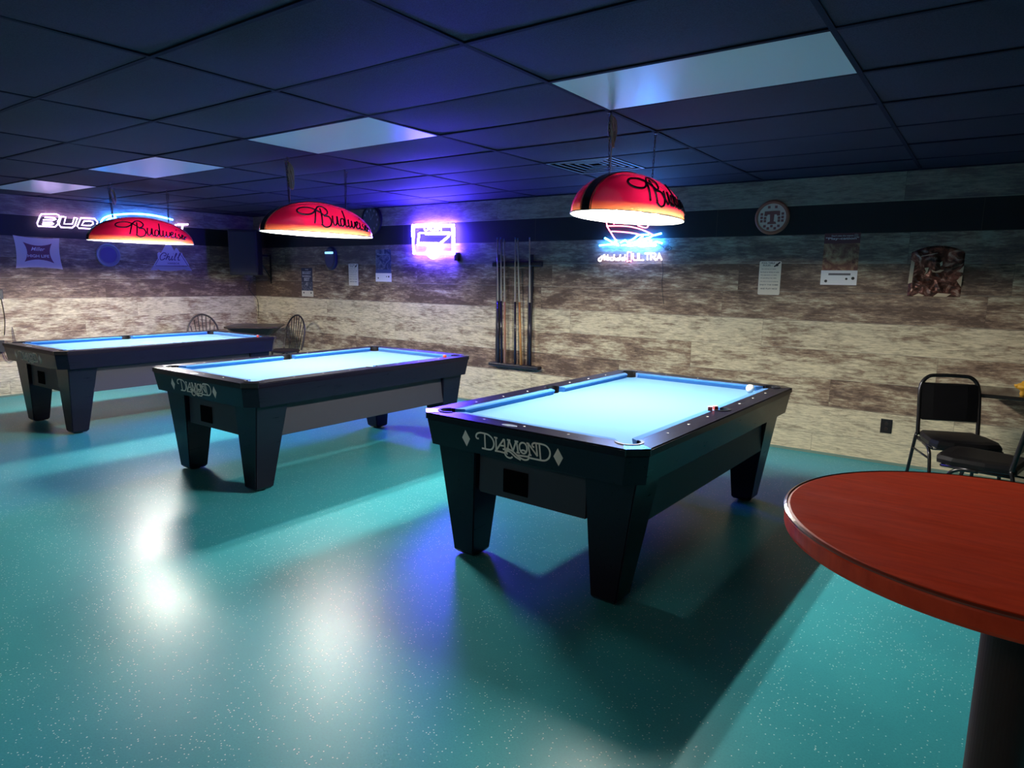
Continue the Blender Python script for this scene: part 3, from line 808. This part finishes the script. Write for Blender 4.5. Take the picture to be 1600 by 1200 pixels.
def sheet(name, x0, x1, z0, z1, m, parent, th=.002, y=0.0, rnd=0, bow=0):
    """thin sheet against the back wall, centred on parent"""
    bm = B()
    if rnd:
        pts = arc(x1-rnd, z1-rnd, rnd, 0, 90, 4)+arc(x0+rnd, z1-rnd, rnd, 90, 180, 4)+arc(x0+rnd, z0+rnd, rnd, 180, 270, 4)+arc(x1-rnd, z0+rnd, rnd, 270, 360, 4)
    else: pts = [(x0, z0), (x1, z0), (x1, z1), (x0, z1)]
    extrude_poly(bm, [pts], y, y+th)
    for v in bm.verts: v.co = Mw @ v.co
    return new_obj(name, bm, m, parent, recalc=True)

# pool table rules sign (two of them)
def rules(cx, cz, w, h, lab):
    t = tag(empty('rules_sign', (cx, D, cz)), lab, 'sign', 'pool rules signs')
    sheet('board', -w/2, w/2, -h/2, h/2, PAPER, t, .004, 0, .012)
    rows = [('POOL TABLE', .60, -.10, .045, .42), ('RULES -', .42, -.12, .045, .35), ('No sitting on table', .66, -.06, .028, .25), ('No food or drinks on table', .86, 0, .028, .16), ('No cigarettes on table', .74, -.04, .028, .07),
            ('No gambling near table', .74, -.04, .028, -.02), ('No kids or horse-playing', .82, 0, .028, -.12), ('ENJOY THE GAME', .84, 0, .040, -.23), ('AND PLAY NICE!', .78, 0, .040, -.34)]
    for body, fw, cx_, hh, vy in rows:
        ob = text('print_line', body, w*fw, INK, lambda u, v, q, a=cx_*w, b=vy*h: Vector((u+a, -.0045-q, v+b)), t, height=h*hh*1.15, bold=.012)
    bm = B(); ribbon(bm, [(.18*w, .34*h), (.30*w, .39*h), (.44*w, .47*h)], .012*w/.19, .0015, lambda u, v, q: Vector((u, -.0042-q, v)))
    ribbon(bm, [(.26*w, .38*h), (.36*w, .40*h)], .022, .0015, lambda u, v, q: Vector((u, -.0042-q, v))); new_obj('cue_drawing', bm, INK, t, recalc=True)
rules(-1.664, 1.548, .190, .30, 'cream pool rules sign right of the cue rack, under the round plaque')
rules(-7.257, 1.530, .190, .30, 'small cream pool rules sign left of the violet neon sign')

def photo_mat(name, cols, sc, seed):
    m = mat(name, cols[0], .55, spec=.3)
    n = noise(m, mapping(m, objco(m), (1, 1, 1), (seed, seed*.7, seed*1.3)), sc, 5, .6, 1.2)
    k = len(cols); L(m, ramp(m, n, [(.3+.4*i/(k-1), c) for i, c in enumerate(cols)]).outputs[0], bsdf(m).inputs['Base Color']); return m
# Play-cation poster
t = tag(empty('poster', (-1.092, D, 1.713)), 'maroon poster with tan picture and white foot, headed Play-cation', 'poster', 'wall posters')
w, h = .278, .434
sheet('print', -w/2, w/2, -.095, h/2, photo_mat('tan_picture', [(.10, .035, .03), (.24, .09, .06), (.48, .27, .15), (.58, .42, .26)], 9, 2.3), t, .0015, 0)
sheet('header', -w/2, w/2, h/2-.085, h/2+.001, mat('poster_maroon', (.15, .035, .045), .6), t, .0018, .0005)
sheet('foot', -w/2-.004, w/2+.002, -h/2, -.094, PAPERW, t, .0022, .0005)
sheet('banner_strip', -w*.3, w*.32, -.135, -.118, mat('strip_grey', (.12, .11, .13), .6), t, .001, .0028)
text('headline', '"Play-cation"', w*.92, mat('faded_print', (.85, .74, .74), .7), lambda u, v, q: Vector((u, -.0026-q, v+.158)), t, height=.026, bold=.02)
text('subtitle', "Don't miss the season", w*.6, mat('faded_print', (.85, .74, .74), .7), lambda u, v, q: Vector((u, -.0026-q, v+.190)), t, height=.013, bold=.01)
bm = B()
for x, z, s in ((-.10, -.185, .02), (.06, -.165, .016), (.11, -.160, .022)):
    extrude_poly(bm, [arc(x, z, s*.6, 0, 360, 12)[:-1]], .0028, .0034)
for v in bm.verts: v.co = Mw @ v.co
new_obj('emblems', bm, INK, t, recalc=True)
bm = B(); lathe(bm, [(.017, .0024), (.017, .0032)], seg=20, M=Matrix.Translation((.105, 0, .195)) @ Mw); new_obj('round_badge', bm, mat('badge', (.25, .16, .17), .6), t, recalc=True)

# blue poster with white foot, left of the violet neon
t = tag(empty('poster', (-6.660, D, 1.655)), 'blue-grey poster with figures and white foot, just left of the violet neon', 'poster', 'wall posters')
w, h = .29, .425
sheet('print', -w/2, w/2, -.10, h/2, photo_mat('blue_picture', [(.02, .022, .05), (.04, .05, .11), (.16, .16, .22), (.26, .26, .30)], 11, 5.1), t, .0015, 0)
sheet('foot', -w/2-.005, w/2+.006, -h/2, -.099, PAPERW, t, .0022, .0005)
sheet('banner_strip', -w/2, w/2, -.099, -.05, mat('strip_blue', (.05, .08, .22), .6), t, .001, .0018)
text('headline', 'Play-cation', w*.8, mat('faded_blue', (.35, .38, .46), .7), lambda u, v, q: Vector((u, -.0022-q, v+.135)), t, height=.024, bold=.015)
bm = B()
for x, z, s in ((-.10, -.165, .018), (.06, -.145, .014), (.10, -.145, .02)):
    extrude_poly(bm, [arc(x, z, s*.6, 0, 360, 12)[:-1]], .0028, .0034)
for v in bm.verts: v.co = Mw @ v.co
new_obj('emblems', bm, INK, t, recalc=True)

# narrow dark poster with block words
t = tag(empty('poster', (-8.282, D, 1.412)), 'narrow dark blue poster with pale blocks of words, left of the small rules sign', 'poster', 'wall posters')
w, h = .255, .42
sheet('print', -w/2, w/2, -h/2, h/2, mat('navy_poster', (.018, .025, .06), .6), t, .0015, 0)
for body, fw, z, hh in (('THE', .3, .175, .018), ('BIGGEST', .8, .118, .042), ('BASEBALL', .8, .075, .028), ('BEST', .5, .018, .048)):
    text('print_line', body, w*fw, mat('faded_blue', (.35, .38, .46), .7), lambda u, v, q, b=z: Vector((u, -.0022-q, v+b)), t, height=hh, bold=.03)
sheet('picture', -w/2, w/2, -.125, .0, photo_mat('grey_picture', [(.015, .02, .04), (.05, .06, .10), (.28, .29, .33)], 26, 1.1), t, .001, .0016)
sheet('foot', -w/2, w/2+.01, -h/2, -.125, mat('cream_foot', (.6, .56, .48), .7), t, .0022, .001)
bm = B()
for x in (-.08, .09): extrude_poly(bm, [arc(x, -.155, .013, 0, 360, 12)[:-1]], .0033, .0038)
for v in bm.verts: v.co = Mw @ v.co
new_obj('emblems', bm, INK, t, recalc=True)

# embossed metal sign (relief sheet, cream parts showing at its edges)
t = tag(empty('metal_sign', (-.392, D, 1.615)), 'brown embossed metal sign with cream patches, rightmost on the back wall', 'sign')
w, h = .36, .40
bm = B(); nx, nz = 60, 66; rnd = random.Random(11); bl = [(rnd.uniform(-.15, .15), rnd.uniform(-.17, .16), rnd.uniform(.02, .06), rnd.uniform(0, pi), rnd.uniform(.004, .009)) for _ in range(34)]
g = []
for i in range(nx+1):
    for j in range(nz+1):
        x, z = -w/2+w*i/nx, -h/2+h*j/nz
        top = h/2-.05*(x/(w/2))**2; z = min(z, top)
        hh = .006
        for bx, bz, br, ba, bh in bl:
            dx, dz = x-bx, z-bz; a_ = dx*cos(ba)+dz*sin(ba); b_ = -dx*sin(ba)+dz*cos(ba)
            q = (a_/br)**2+(b_/(br*.28))**2; hh += bh*math.exp(-q)
        e = min(1, min(w/2-abs(x), z+h/2, top-z)/.012); g.append(bm.verts.new((x, -.001-hh*max(0, e), z)))
for i in range(nx):
    for j in range(nz):
        q = i*(nz+1)+j
        f = bm.faces.new((g[q], g[q+nz+1], g[q+nz+2], g[q+1])); f.smooth = True
m = photo_mat('embossed_brown', [(.10, .03, .02), (.04, .02, .016), (.20, .08, .06), (.50, .38, .30)], 14, 8.8); bsdf(m).inputs['Roughness'].default_value = .28; bsdf(m).inputs['Metallic'].default_value = .35
new_obj('embossed_sheet', bm, m, t)
CRP = mat('cream_patch', (.55, .44, .30), .45)
bm = B()
for poly in ([(-.182, -.10), (-.155, -.09), (-.15, .07), (-.175, .09)], [(.150, .00), (.182, .045), (.180, -.01)], [(.145, -.07), (.18, -.03), (.178, -.12)], [(.0, -.198), (.03, -.17), (.12, -.175), (.09, -.198)], [(-.14, -.198), (-.10, -.175), (-.06, -.19), (-.07, -.198)],
             [(-.078, .025), (-.050, .03), (-.055, -.005), (-.075, -.03), (-.066, .0)], [(-.03, .012), (.0, .0), (.03, .012), (.055, .01), (.03, -.008), (.0, -.010), (-.022, -.006)], [(.022, .065), (.038, .08), (.040, .05), (.028, .04)],
             [(-.11, .120), (.0, .143), (.0, .140), (-.11, .115)]):
    extrude_poly(bm, [poly], .010, .0185)
for v in bm.verts: v.co = Mw @ v.co
new_obj('cream_patch', bm, CRP, t, recalc=True)

# outlet
t = tag(empty('wall_outlet', (-.622, D, .325)), 'black power outlet low on the back wall left of the chairs', 'outlet')
bm = B(); box(bm, -.043, -.006, -.06, .043, 0, .06, .003); new_obj('cover_plate', bm, mat('black_plate', (.010, .009, .010), .35), t)
bm = B()
for z in (-.022, .022): lathe(bm, [(.015, .006), (.015, .009)], seg=20, M=Matrix.Translation((0, 0, z)) @ Mw)
new_obj('socket', bm, mat('brown_socket', (.03, .02, .018), .4), t, recalc=True)

# oval sign with a lit blue bar
t = tag(empty('oval_sign', (-7.70, D, 1.755)), 'dark oval wall sign with a lit blue bar, under the middle lamp', 'sign')
bm = B(); lathe(bm, [(1, 0), (1, .03), (.93, .045), (.8, .05)], seg=40, M=Mw)
for v in bm.verts: v.co.x *= .12; v.co.z *= .165
new_obj('casing', bm, mat('oval_case', (.03, .03, .06), .4), t, recalc=True)
bm = B(); lathe(bm, [(1, .050), (1, .052)], seg=40, M=Mw)
for v in bm.verts: v.co.x *= .09; v.co.z *= .12
new_obj('inner_face', bm, mat('oval_face', (.05, .05, .14), .5), t, recalc=True)
bm = B(); box(bm, -.085, -.062, .062, .085, -.050, .092, .004); o = new_obj('light_bar', bm, neon_mat('bar_blue', (.25, .62, 1), 1.6), t); o['label'] = 'glowing pale blue bar'

# dark clock behind the middle lamp
t = tag(empty('wall_clock', hit(582, 344, 1, D)), 'round dark clock half hidden by the right end of the middle lamp', 'clock')
t.location.y = D
bm = B(); lathe(bm, [(.19, 0), (.19, .03), (.165, .04), (.163, .03), (.163, .0005)], seg=48, M=Mw); new_obj('rim', bm, RUB, t, recalc=True)
bm = B(); lathe(bm, [(.162, .002), (.162, .029)], seg=48, M=Mw); new_obj('dial', bm, mat('navy_dial', (.03, .032, .07), .4), t, recalc=True)
bm = B()
for k in range(12):
    a = 2*pi*k/12; x, z = .13*sin(a), .13*cos(a); box(bm, x-.010, -.032, z-.014, x+.010, -.0292, z+.014)
new_obj('numerals', bm, mat('pale_numerals', (.22, .22, .32), .6), t)
bm = B(); ribbon(bm, [(0, 0), (.05, .07)], .008, .002, lambda u, v, q: Vector((u, -.030-q, v))); ribbon(bm, [(0, 0), (-.03, .1)], .006, .002, lambda u, v, q: Vector((u, -.0305-q, v))); new_obj('hands', bm, mat('pale_numerals', (.22, .22, .32), .6), t, recalc=True)

# cue rack and cues
t = tag(empty('cue_rack', (-4.455, D, 1.08)), 'black wall rack holding six pool cues on the back wall', 'rack')
RK = mat('rack_black', (.012, .011, .018), .35)
bm = B(); box(bm, -.345, -.05, .565, .345, 0, .625, .012); new_obj('upper_rail', bm, RK, t)
bm = B(); box(bm, -.355, -.088, -.595, .355, 0, -.555, .012); new_obj('lower_tray', bm, RK, t)
for x in (-.272, .185):
    bm = B(); box(bm, x-.028, -.018, -.555, x+.028, 0, .70, .004); new_obj('upright', bm, RK, t)
cu = [(777, 371, 779, 'black'), (782.5, 371, 784, 'black'), (788, 373, 789, 'pink'), (805, 371, 805, 'black'), (809, 372, 814, 'orange'), (827.5, 371, 828, 'black')]
BT = {'black': mat('cue_butt_black', (.015, .013, .03), .25), 'pink': mat('cue_butt_tan', (.42, .20, .13), .35), 'orange': mat('cue_butt_orange', (.55, .24, .07), .35)}
for px, py, bx, _k in cu:
    a_ = hit(px, py, 1, D-.068); b_ = hit(bx, 570, 1, D-.068); f_ = (1.674-.5265)/(a_.z-.5265); x = b_.x+(a_.x-b_.x)*f_+4.455
    bm = B(); pts = arc(x, .068, .017, 160, 380, 8)+arc(x, .068, .0145, 380, 160, 8)
    extrude_poly(bm, [[(q, -r) for q, r in pts]], .588, .600); new_obj('cue_clip', bm, RUB, t)
SHF = mat('maple_shaft', (.62, .48, .36), .35)
CL = ['pool cue with black butt, leftmost in the wall rack', 'pool cue with black butt, second from the left in the rack', 'pool cue with tan butt, third from the left in the rack',
      'pool cue with black butt, fourth from the left, just right of the rack middle gap', 'pool cue with orange-brown butt leaning slightly in the rack', 'pool cue with black butt, rightmost in the wall rack']
for (px, py, bx, kind), lab in zip(cu, CL):
    a = hit(px, py, 1, D-.068); b = hit(bx, 570, 1, D-.068); a.y = b.y = D-.068; b.z = .5265
    t = tag(empty('pool_cue', b), lab, 'pool cue', 'pool cues in the wall rack'); d = a-b
    bm = B(); tube(bm, [Vector((0, 0, 0)), d*.50], .0155, 12, r_end=.0115); new_obj('butt', bm, BT[kind], t)
    bm = B(); tube(bm, [d*.50, d*.985], .0112, 10, r_end=.0068); new_obj('shaft', bm, SHF, t)
    bm = B(); tube(bm, [d*.985, d], .0068, 10); new_obj('tip', bm, mat('blue_tip', (.2, .3, .5), .8), t)

# ================================================================ LEFT WALL DECORATION
Ml = Matrix.Rotation(radians(90), 4, 'Z') @ Matrix.Rotation(radians(90), 4, 'X')
def lw(bm):
    for v in bm.verts: v.co = Ml @ v.co
def curved_quad(c, sag, n=8):
    """c: 4 corners (bl, br, tr, tl); edges bow inwards by sag"""
    out = []; cen = Vector((sum(p[0] for p in c)/4, sum(p[1] for p in c)/4))
    for i in range(4):
        a, b = Vector(c[i]), Vector(c[(i+1) % 4])
        mid = (a+b)/2; inn = (cen-mid).normalized()
        for k in range(n):
            f = k/n; p = a.lerp(b, f)+inn*sag*4*f*(1-f); out.append((p.x, p.y))
    return out
t = tag(empty('wall_banner', (XL, 3.33, 1.737)), 'pale cloth beer banner with bowed edges on the left wall', 'banner')
q = curved_quad([(-.245, -.195), (.255, -.20), (.245, .185), (-.245, .195)], .018)
bm = B(); extrude_poly(bm, [q], .001, .005); lw(bm); new_obj('cloth_panel', bm, mat('banner_cloth', (.58, .50, .56), .85), t, recalc=True)
q = curved_quad([(-.15, -.115), (.165, -.125), (.155, .115), (-.15, .12)], .035)
bm = B(); extrude_poly(bm, [q], .005, .0065); lw(bm); new_obj('label_shape', bm, mat('banner_plum', (.16, .05, .10), .8), t, recalc=True)
BW = mat('banner_print', (.62, .55, .62), .8)
text('lettering', 'Miller', .15, BW, lambda u, v, q: Vector((.0075+q, u, v+.02)), t, height=.045, shear=.4, bold=.01)
text('lettering', 'HIGH LIFE', .23, BW, lambda u, v, q: Vector((.0075+q, u, v-.06)), t, height=.035, bold=.02)
# round jar-lid sign
t = tag(empty('round_sign', (XL, 4.132, 1.735)), 'round dark blue tin sign between the banner and the mountain sign', 'sign')
bm = B(); lathe(bm, [(.148, 0), (.150, .012), (.138, .018), (.120, .012), (.120, .0005)], seg=48, M=Ml); new_obj('rim', bm, mat('blue_rim', (.20, .20, .30), .5), t, recalc=True)
bm = B(); lathe(bm, [(.1195, .001), (.1195, .012), (.104, .014), (.104, .0015)], seg=48, M=Ml); new_obj('ring', bm, mat('dull_ring', (.16, .15, .24), .5), t, recalc=True)
bm = B(); lathe(bm, [(.103, .001), (.103, .011)], seg=40, M=Ml); new_obj('face', bm, mat('dark_blue_face', (.05, .05, .14), .45), t, recalc=True)
# mountain sign
t = tag(empty('mountain_sign', (XL, 4.975, 1.70)), 'pale mountain-shaped sign reading Chill under the leftmost lamp', 'sign')
cpx = [(205,800),(345,575),(330,470),(330,410),(380,380),(440,410),(600,120),(720,120),(850,350),(905,245),(960,290),(1020,390),(1090,410),(1110,470),(1320,800)]
def lp_(u, v): p = hit(230+u*.05, 375+v*.05, 0, XL+.01); return (p.y-4.975, p.z-1.70)
bm = B(); extrude_poly(bm, [[lp_(*c) for c in cpx]], .0, .010); lw(bm); new_obj('mountain_panel', bm, mat('pale_tin', (.52, .50, .62), .5), t, recalc=True)
bm = B(); extrude_poly(bm, [[lp_(*c) for c in [(110,950),(200,800),(1310,820),(1400,965),(1240,950),(1150,920),(900,965),(700,970),(440,960),(340,910),(280,950)]]], .0, .012); lw(bm)
new_obj('base_strip', bm, mat('dusty_tin', (.38, .35, .42), .6), t, recalc=True)
CI = mat('violet_ink', (.10, .06, .16), .6)
bm = B(); ribbon(bm, [lp_(270, 805), lp_(1240, 825)], .008, .001, lambda u, v, q: Vector((.011+q, u, v)))
ribbon(bm, [lp_(250, 790), lp_(360, 590)], .006, .001, lambda u, v, q: Vector((.011+q, u, v))); ribbon(bm, [lp_(1060, 470), lp_(1270, 800)], .008, .001, lambda u, v, q: Vector((.011+q, u, v)))
for st in [[(520,480),(560,500),(590,450),(560,405),(490,410),(420,480),(400,560),(430,620),(500,610),(560,560)], [(660,420),(620,520),(580,620)], [(600,580),(650,520),(690,520),(670,600),(700,630),(730,590)], [(790,500),(755,600),(780,630),(810,590)], [(815,440),(820,432)],
           [(850,560),(920,440),(900,420),(860,540),(850,620),(890,625)], [(950,560),(1040,440),(1015,420),(970,560),(970,630),(1020,625)]]:
    pts = [(p.x, p.y) for p in smooth_path([Vector((*lp_(*c), 0)) for c in st], 4)]
    ribbon(bm, pts, .012, .0015, lambda u, v, q: Vector((.011+q, u, v)))
new_obj('lettering', bm, CI, t, recalc=True)
text('small_lettering', 'HARBOR', .17, CI, lambda u, v, q: Vector((.0118+q, u+.02, v-.062)), t, height=.026, bold=.01)

# electrical box with conduit at the far left, and hanging cables
t = tag(empty('wall_box', (XL, 2.86, 1.235)), 'small black box on the left wall at the photo edge', 'box')
bm = B(); box(bm, 0, -.10, -.055, .05, .055, .055, .004); new_obj('case', bm, RUB, t)
t = tag(empty('outlet_box', (XL, 2.86, .62)), 'dark outlet box low on the left wall with looped cables', 'box')
bm = B(); box(bm, 0, -.08, -.07, .05, .02, .07, .004); new_obj('case', bm, RUB, t)
bm = B(); tube(bm, smooth_path([(.03, .01, -.02), (.03, .02, -.13), (.03, .07, -.19), (.03, .13, -.13), (.03, .13, .1), (.02, .12, .22)], 5), .004, 6)
new_obj('cable', bm, mat('brown_cable', (.05, .03, .025), .5), t)
bm = B(); tube(bm, smooth_path([(XL+.008, 2.90, .75), (XL+.008, 2.92, .95), (XL+.008, 2.905, 1.18)], 5), .004, 6)
tag(new_obj('wall_cable', bm, mat('brown_cable', (.05, .03, .025), .5)), 'thin dark cable between the two black boxes at the left edge', 'cable')

# speaker on a bracket in the corner
t = tag(empty('wall_speaker', (-9.12, 5.86, 1.50), radians(0)), 'large black speaker hung in the far corner of the room', 'speaker')
t.rotation_euler = (0, 0, radians(45))
bm = B(); box(bm, -.20, -.19, 0, .20, .17, .66, .012); new_obj('cabinet', bm, mat('speaker_black', (.006, .006, .008), .6), t)
bm = B(); box(bm, -.18, -.20, .03, .18, -.1905, .63, .006); new_obj('grille', bm, mat('speaker_grille', (.012, .012, .016), .7), t)
bm = B(); box(bm, -.03, .17, .25, .03, .36, .31); new_obj('mounting_arm', bm, STEELD, t)
t = tag(empty('shelf_bracket', (-9.16, D, 1.60)), 'black triangular wall bracket beside the corner speaker', 'bracket')
bm = B(); box(bm, -.012, -.012, -.22, .012, 0, .22); box(bm, -.012, -.26, .19, .012, -.012, .215)
tube(bm, [(0, -.24, .19), (0, -.008, -.14)], .008, 6); new_obj('arm', bm, RUB, t)

# cable running down the corner
bm = B(); tube(bm, smooth_path([(XL+.02, D-.10, 1.45), (XL+.02, D-.14, 1.30), (XL+.02, D-.05, 1.18), (XL+.05, D-.02, 1.12), (XL+.07, D-.02, 1.0), (XL+.06, D-.02, .85)], 6), .004, 6)
tag(new_obj('speaker_cable', bm, RUB), 'thin black cable hanging down the far room corner', 'cable')

# ================================================================ FAR CORNER FURNITURE
def windsor(loc, rz, lab):
    t = tag(empty('windsor_chair', loc, rz), lab, 'chair', 'black spindle-back chairs')
    def P(n, bm, par=t, sm=False): return new_obj(n, bm, DWOOD, par, sm)
    bm = B()
    loft(bm, [[(x*s, y*s, z) for x, y in arc(0, 0, 1, 0, 360, 28)[:-1]] for s, z in ((.17, .435), (.205, .445), (.21, .462), (.195, .47))])
    for v in bm.verts: v.co.y *= .95
    P('seat', bm, sm=False)
    bow = [(-.185, .13, .465), (-.200, .17, .62), (-.185, .20, .78), (-.11, .225, .90), (0, .235, .945), (.11, .225, .90), (.185, .20, .78), (.200, .17, .62), (.185, .13, .465)]
    bm = B(); tube(bm, smooth_path(bow, 6), .0125, 8); P('hoop_back', bm)
    for k in range(7):
        a = (k-3)/3; x0, x1 = a*.10, a*.155; zt = .935-.14*abs(a)**2.2; 
        bm = B(); tube(bm, [(x0, .155, .465), (x1, .155+.075*(zt-.465)/.48, zt)], .006, 6); P('spindle', bm)
    for sx, sy in ((-1, -1), (1, -1), (-1, 1), (1, 1)):
        bm = B(); tube(bm, smooth_path([(sx*.12, sy*.12, .44), (sx*.155, sy*.155, .22), (sx*.185, sy*.185, 0.001)], 3), .016, 8, r_end=.011); P('leg', bm)
    bm = B(); tube(bm, [(-.16, 0, .2), (.16, 0, .2)], .009, 6)
    for sx in (-1, 1): tube(bm, [(sx*.165, -.165, .17), (sx*.165, .165, .17)], .009, 6)
    P('stretcher', bm); return t
windsor((-8.78, 4.97, 0), radians(70), 'black spindle-back chair showing above the leftmost pool table')
windsor((-8.06, 5.72, 0), radians(3), 'black spindle-back chair against the back wall right of the corner table')
# corner table
t = tag(empty('corner_table', (-8.72, 5.70, 0), radians(45)), 'dark wooden table in the far corner between the two spindle-back chairs', 'table')
CT = mat('dark_brown_top', (.035, .022, .022), .35)
def oct_(s, c, z): return [(-s+c, -s, z), (s-c, -s, z), (s, -s+c, z), (s, s-c, z), (s-c, s, z), (-s+c, s, z), (-s, s-c, z), (-s, -s+c, z)]
bm = B(); loft(bm, [oct_(.34, .05, .745), oct_(.36, .05, .76), oct_(.36, .05, .78)]); new_obj('table_top', bm, CT, t, recalc=True)
bm = B(); loft(bm, [oct_(.22, .04, .645), oct_(.33, .05, .745)]); new_obj('skirt', bm, DWOOD, t, recalc=True)
bm = B(); lathe(bm, [(.05, .05), (.05, .645)], seg=20); new_obj('pedestal', bm, DWOOD, t)
bm = B(); box(bm, -.3, -.035, 0, .3, .035, .05, .006); box(bm, -.035, -.3, 0, .035, .3, .05, .006); new_obj('foot', bm, DWOOD, t)

# ================================================================ RIGHT SIDE
# round red high table in the foreground
t = tag(empty('high_table', (.084, 1.60, 0)), 'round red-brown high table with black pedestal in the right foreground', 'table')
R, ZT = .423, 1.025
bm = B(); lathe(bm, [(.06, ZT-.046), (R-.010, ZT-.046), (R-.002, ZT-.042), (R, ZT-.036), (R+.0005, ZT-.010), (R-.002, ZT-.003), (R-.010, ZT)], seg=96)
o = new_obj('table_top', bm, red_table_mat(), t, recalc=True); o['label'] = 'scuffed red-brown laminate round top'
bm = B(); lathe(bm, [(R-.0005, ZT-.006), (R+.0022, ZT-.005), (R+.0022, ZT-.002), (R-.003, ZT+.0006)], seg=96, cap=False); new_obj('edge_band', bm, mat('edge_gloss', (.20, .05, .03), .15), t, recalc=True)
bm = B(); lathe(bm, [(.052, .04), (.052, ZT-.10)], .018, 0, seg=48); new_obj('pedestal', bm, mat('pedestal_black', (.040, .026, .026), .5, spec=.2), t, recalc=True)
bm = B(); lathe(bm, [(.28, 0), (.28, .012), (.10, .035), (.064, .05)], .018, 0, seg=40); new_obj('base', bm, STEELD, t, recalc=True)
bm = B(); lathe(bm, [(.053, ZT-.20), (.060, ZT-.185), (.068, ZT-.15), (.070, ZT-.11), (.068, ZT-.0465)], .018, 0, seg=40); new_obj('top_flange', bm, GLOSSY, t, recalc=True)

def stack_chair(loc, rz, lab):
    """banquet chair facing local -y"""
    t = tag(empty('stacking_chair', loc, rz), lab, 'chair', 'black metal-framed padded chairs')
    P = lambda n, bm, m: new_obj(n, bm, m, t)
    FR = mat('chair_frame_black', (.02, .02, .022), .22, .5)
    w = .19
    bow = [(-w, .175, .44), (-w, .20, .60), (-w+.005, .235, .78), (-w+.05, .245, .855), (-.06, .248, .868), (.06, .248, .868), (w-.05, .245, .855), (w-.005, .235, .78), (w, .20, .60), (w, .175, .44)]
    bm = B(); tube(bm, smooth_path(bow, 6), .0135, 10); P('back_frame', bm, FR)
    # padded back
    bm = B(); rings = []
    for z, y, hw, th in ((.548, .193, .165, .004), (.556, .193, .178, .019), (.68, .213, .180, .023), (.806, .236, .178, .020), (.814, .237, .166, .004)):
        rings.append([(-hw, y-th*.5, z), (-hw*.6, y-th, z), (hw*.6, y-th, z), (hw, y-th*.5, z), (hw, y+th*.5, z), (-hw, y+th*.5, z)])
    loft(bm, rings); o = P('backrest', bm, VINYL)
    # seat pad
    bm = B(); rings = []
    for s, z in ((.90, .425), (1, .432), (1.0, .455), (.93, .475), (.70, .482)):
        rings.append([(x*s, y*s, z) for x, y in [(-.17, .20), (-.205, .05), (-.215, -.12), (-.19, -.20), (-.10, -.225), (.10, -.225), (.19, -.20), (.215, -.12), (.205, .05), (.17, .20)]])
    loft(bm, rings); P('seat', bm, VINYL)
    bm = B(); 
    for sx in (-1, 1): tube(bm, [(sx*.195, .18, .42), (sx*.205, -.17, .42)], .009, 8)
    tube(bm, [(-.205, -.17, .42), (.205, -.17, .42)], .009, 8); tube(bm, [(-.195, .18, .42), (.195, .18, .42)], .009, 8); P('seat_frame', bm, FR)
    for sx in (-1, 1):
        bm = B(); tube(bm, smooth_path([(sx*.195, .175, .45), (sx*.20, .19, .40), (sx*.215, .27, .012)], 5), .0115, 10); P('leg', bm, FR)
        bm = B(); tube(bm, smooth_path([(sx*.20, .02, .418), (sx*.205, -.10, .40), (sx*.207, -.15, .30), (sx*.21, -.215, .012)], 5), .0115, 10); P('leg', bm, FR)
        bm = B(); tube(bm, [(sx*.204, .205, .34), (sx*.206, -.12, .34)], .007, 8); P('side_stretcher', bm, FR)
    return t
stack_chair((-.10, 5.42, 0), radians(22), 'black padded metal chair fully in view near the back wall, left of its pair')
stack_chair((.055, 4.90, 0), radians(-102), 'black padded metal chair cut by the right photo edge, nearer of its pair')
# dark table behind the chairs
t = tag(empty('dining_table', (.60, 5.97, 0)), 'dark glossy tabletop behind the chairs at the right photo edge', 'table')
bm = B(); box(bm, -.62, -.25, .722, .62, .25, .75, .008); new_obj('table_top', bm, mat('dark_gloss_top', (.015, .014, .014), .12), t)
bm = B(); lathe(bm, [(.04, .03), (.04, .722)], seg=20); new_obj('pedestal', bm, STEELD, t)
bm = B(); box(bm, -.3, -.03, 0, .3, .03, .035, .004); box(bm, -.03, -.3, 0, .03, .3, .035, .004); new_obj('foot', bm, STEELD, t)
# yellow bottle top / decoration on it
t = tag(empty('yellow_ornament', hit(1597, 618, 2, .75)), 'small bright yellow ornament standing on the dark table at the right edge', 'ornament')
YL = mat('yellow_plastic', (.62, .33, .03), .5)
bm = B(); lathe(bm, [(.012, 0), (.018, .012), (.014, .028), (.02, .04), (.045, .052), (.05, .066), (.034, .08), (.016, .088), (.008, .102), (.0, .104)], seg=20); new_obj('body', bm, YL, t, True)
bm = B()
for k in range(5):
    a = 2*pi*k/5; tube(bm, [(.03*cos(a), .03*sin(a), .062), (.062*cos(a), .062*sin(a), .068)], .014, 8, r_end=.004)
new_obj('petal', bm, YL, t)
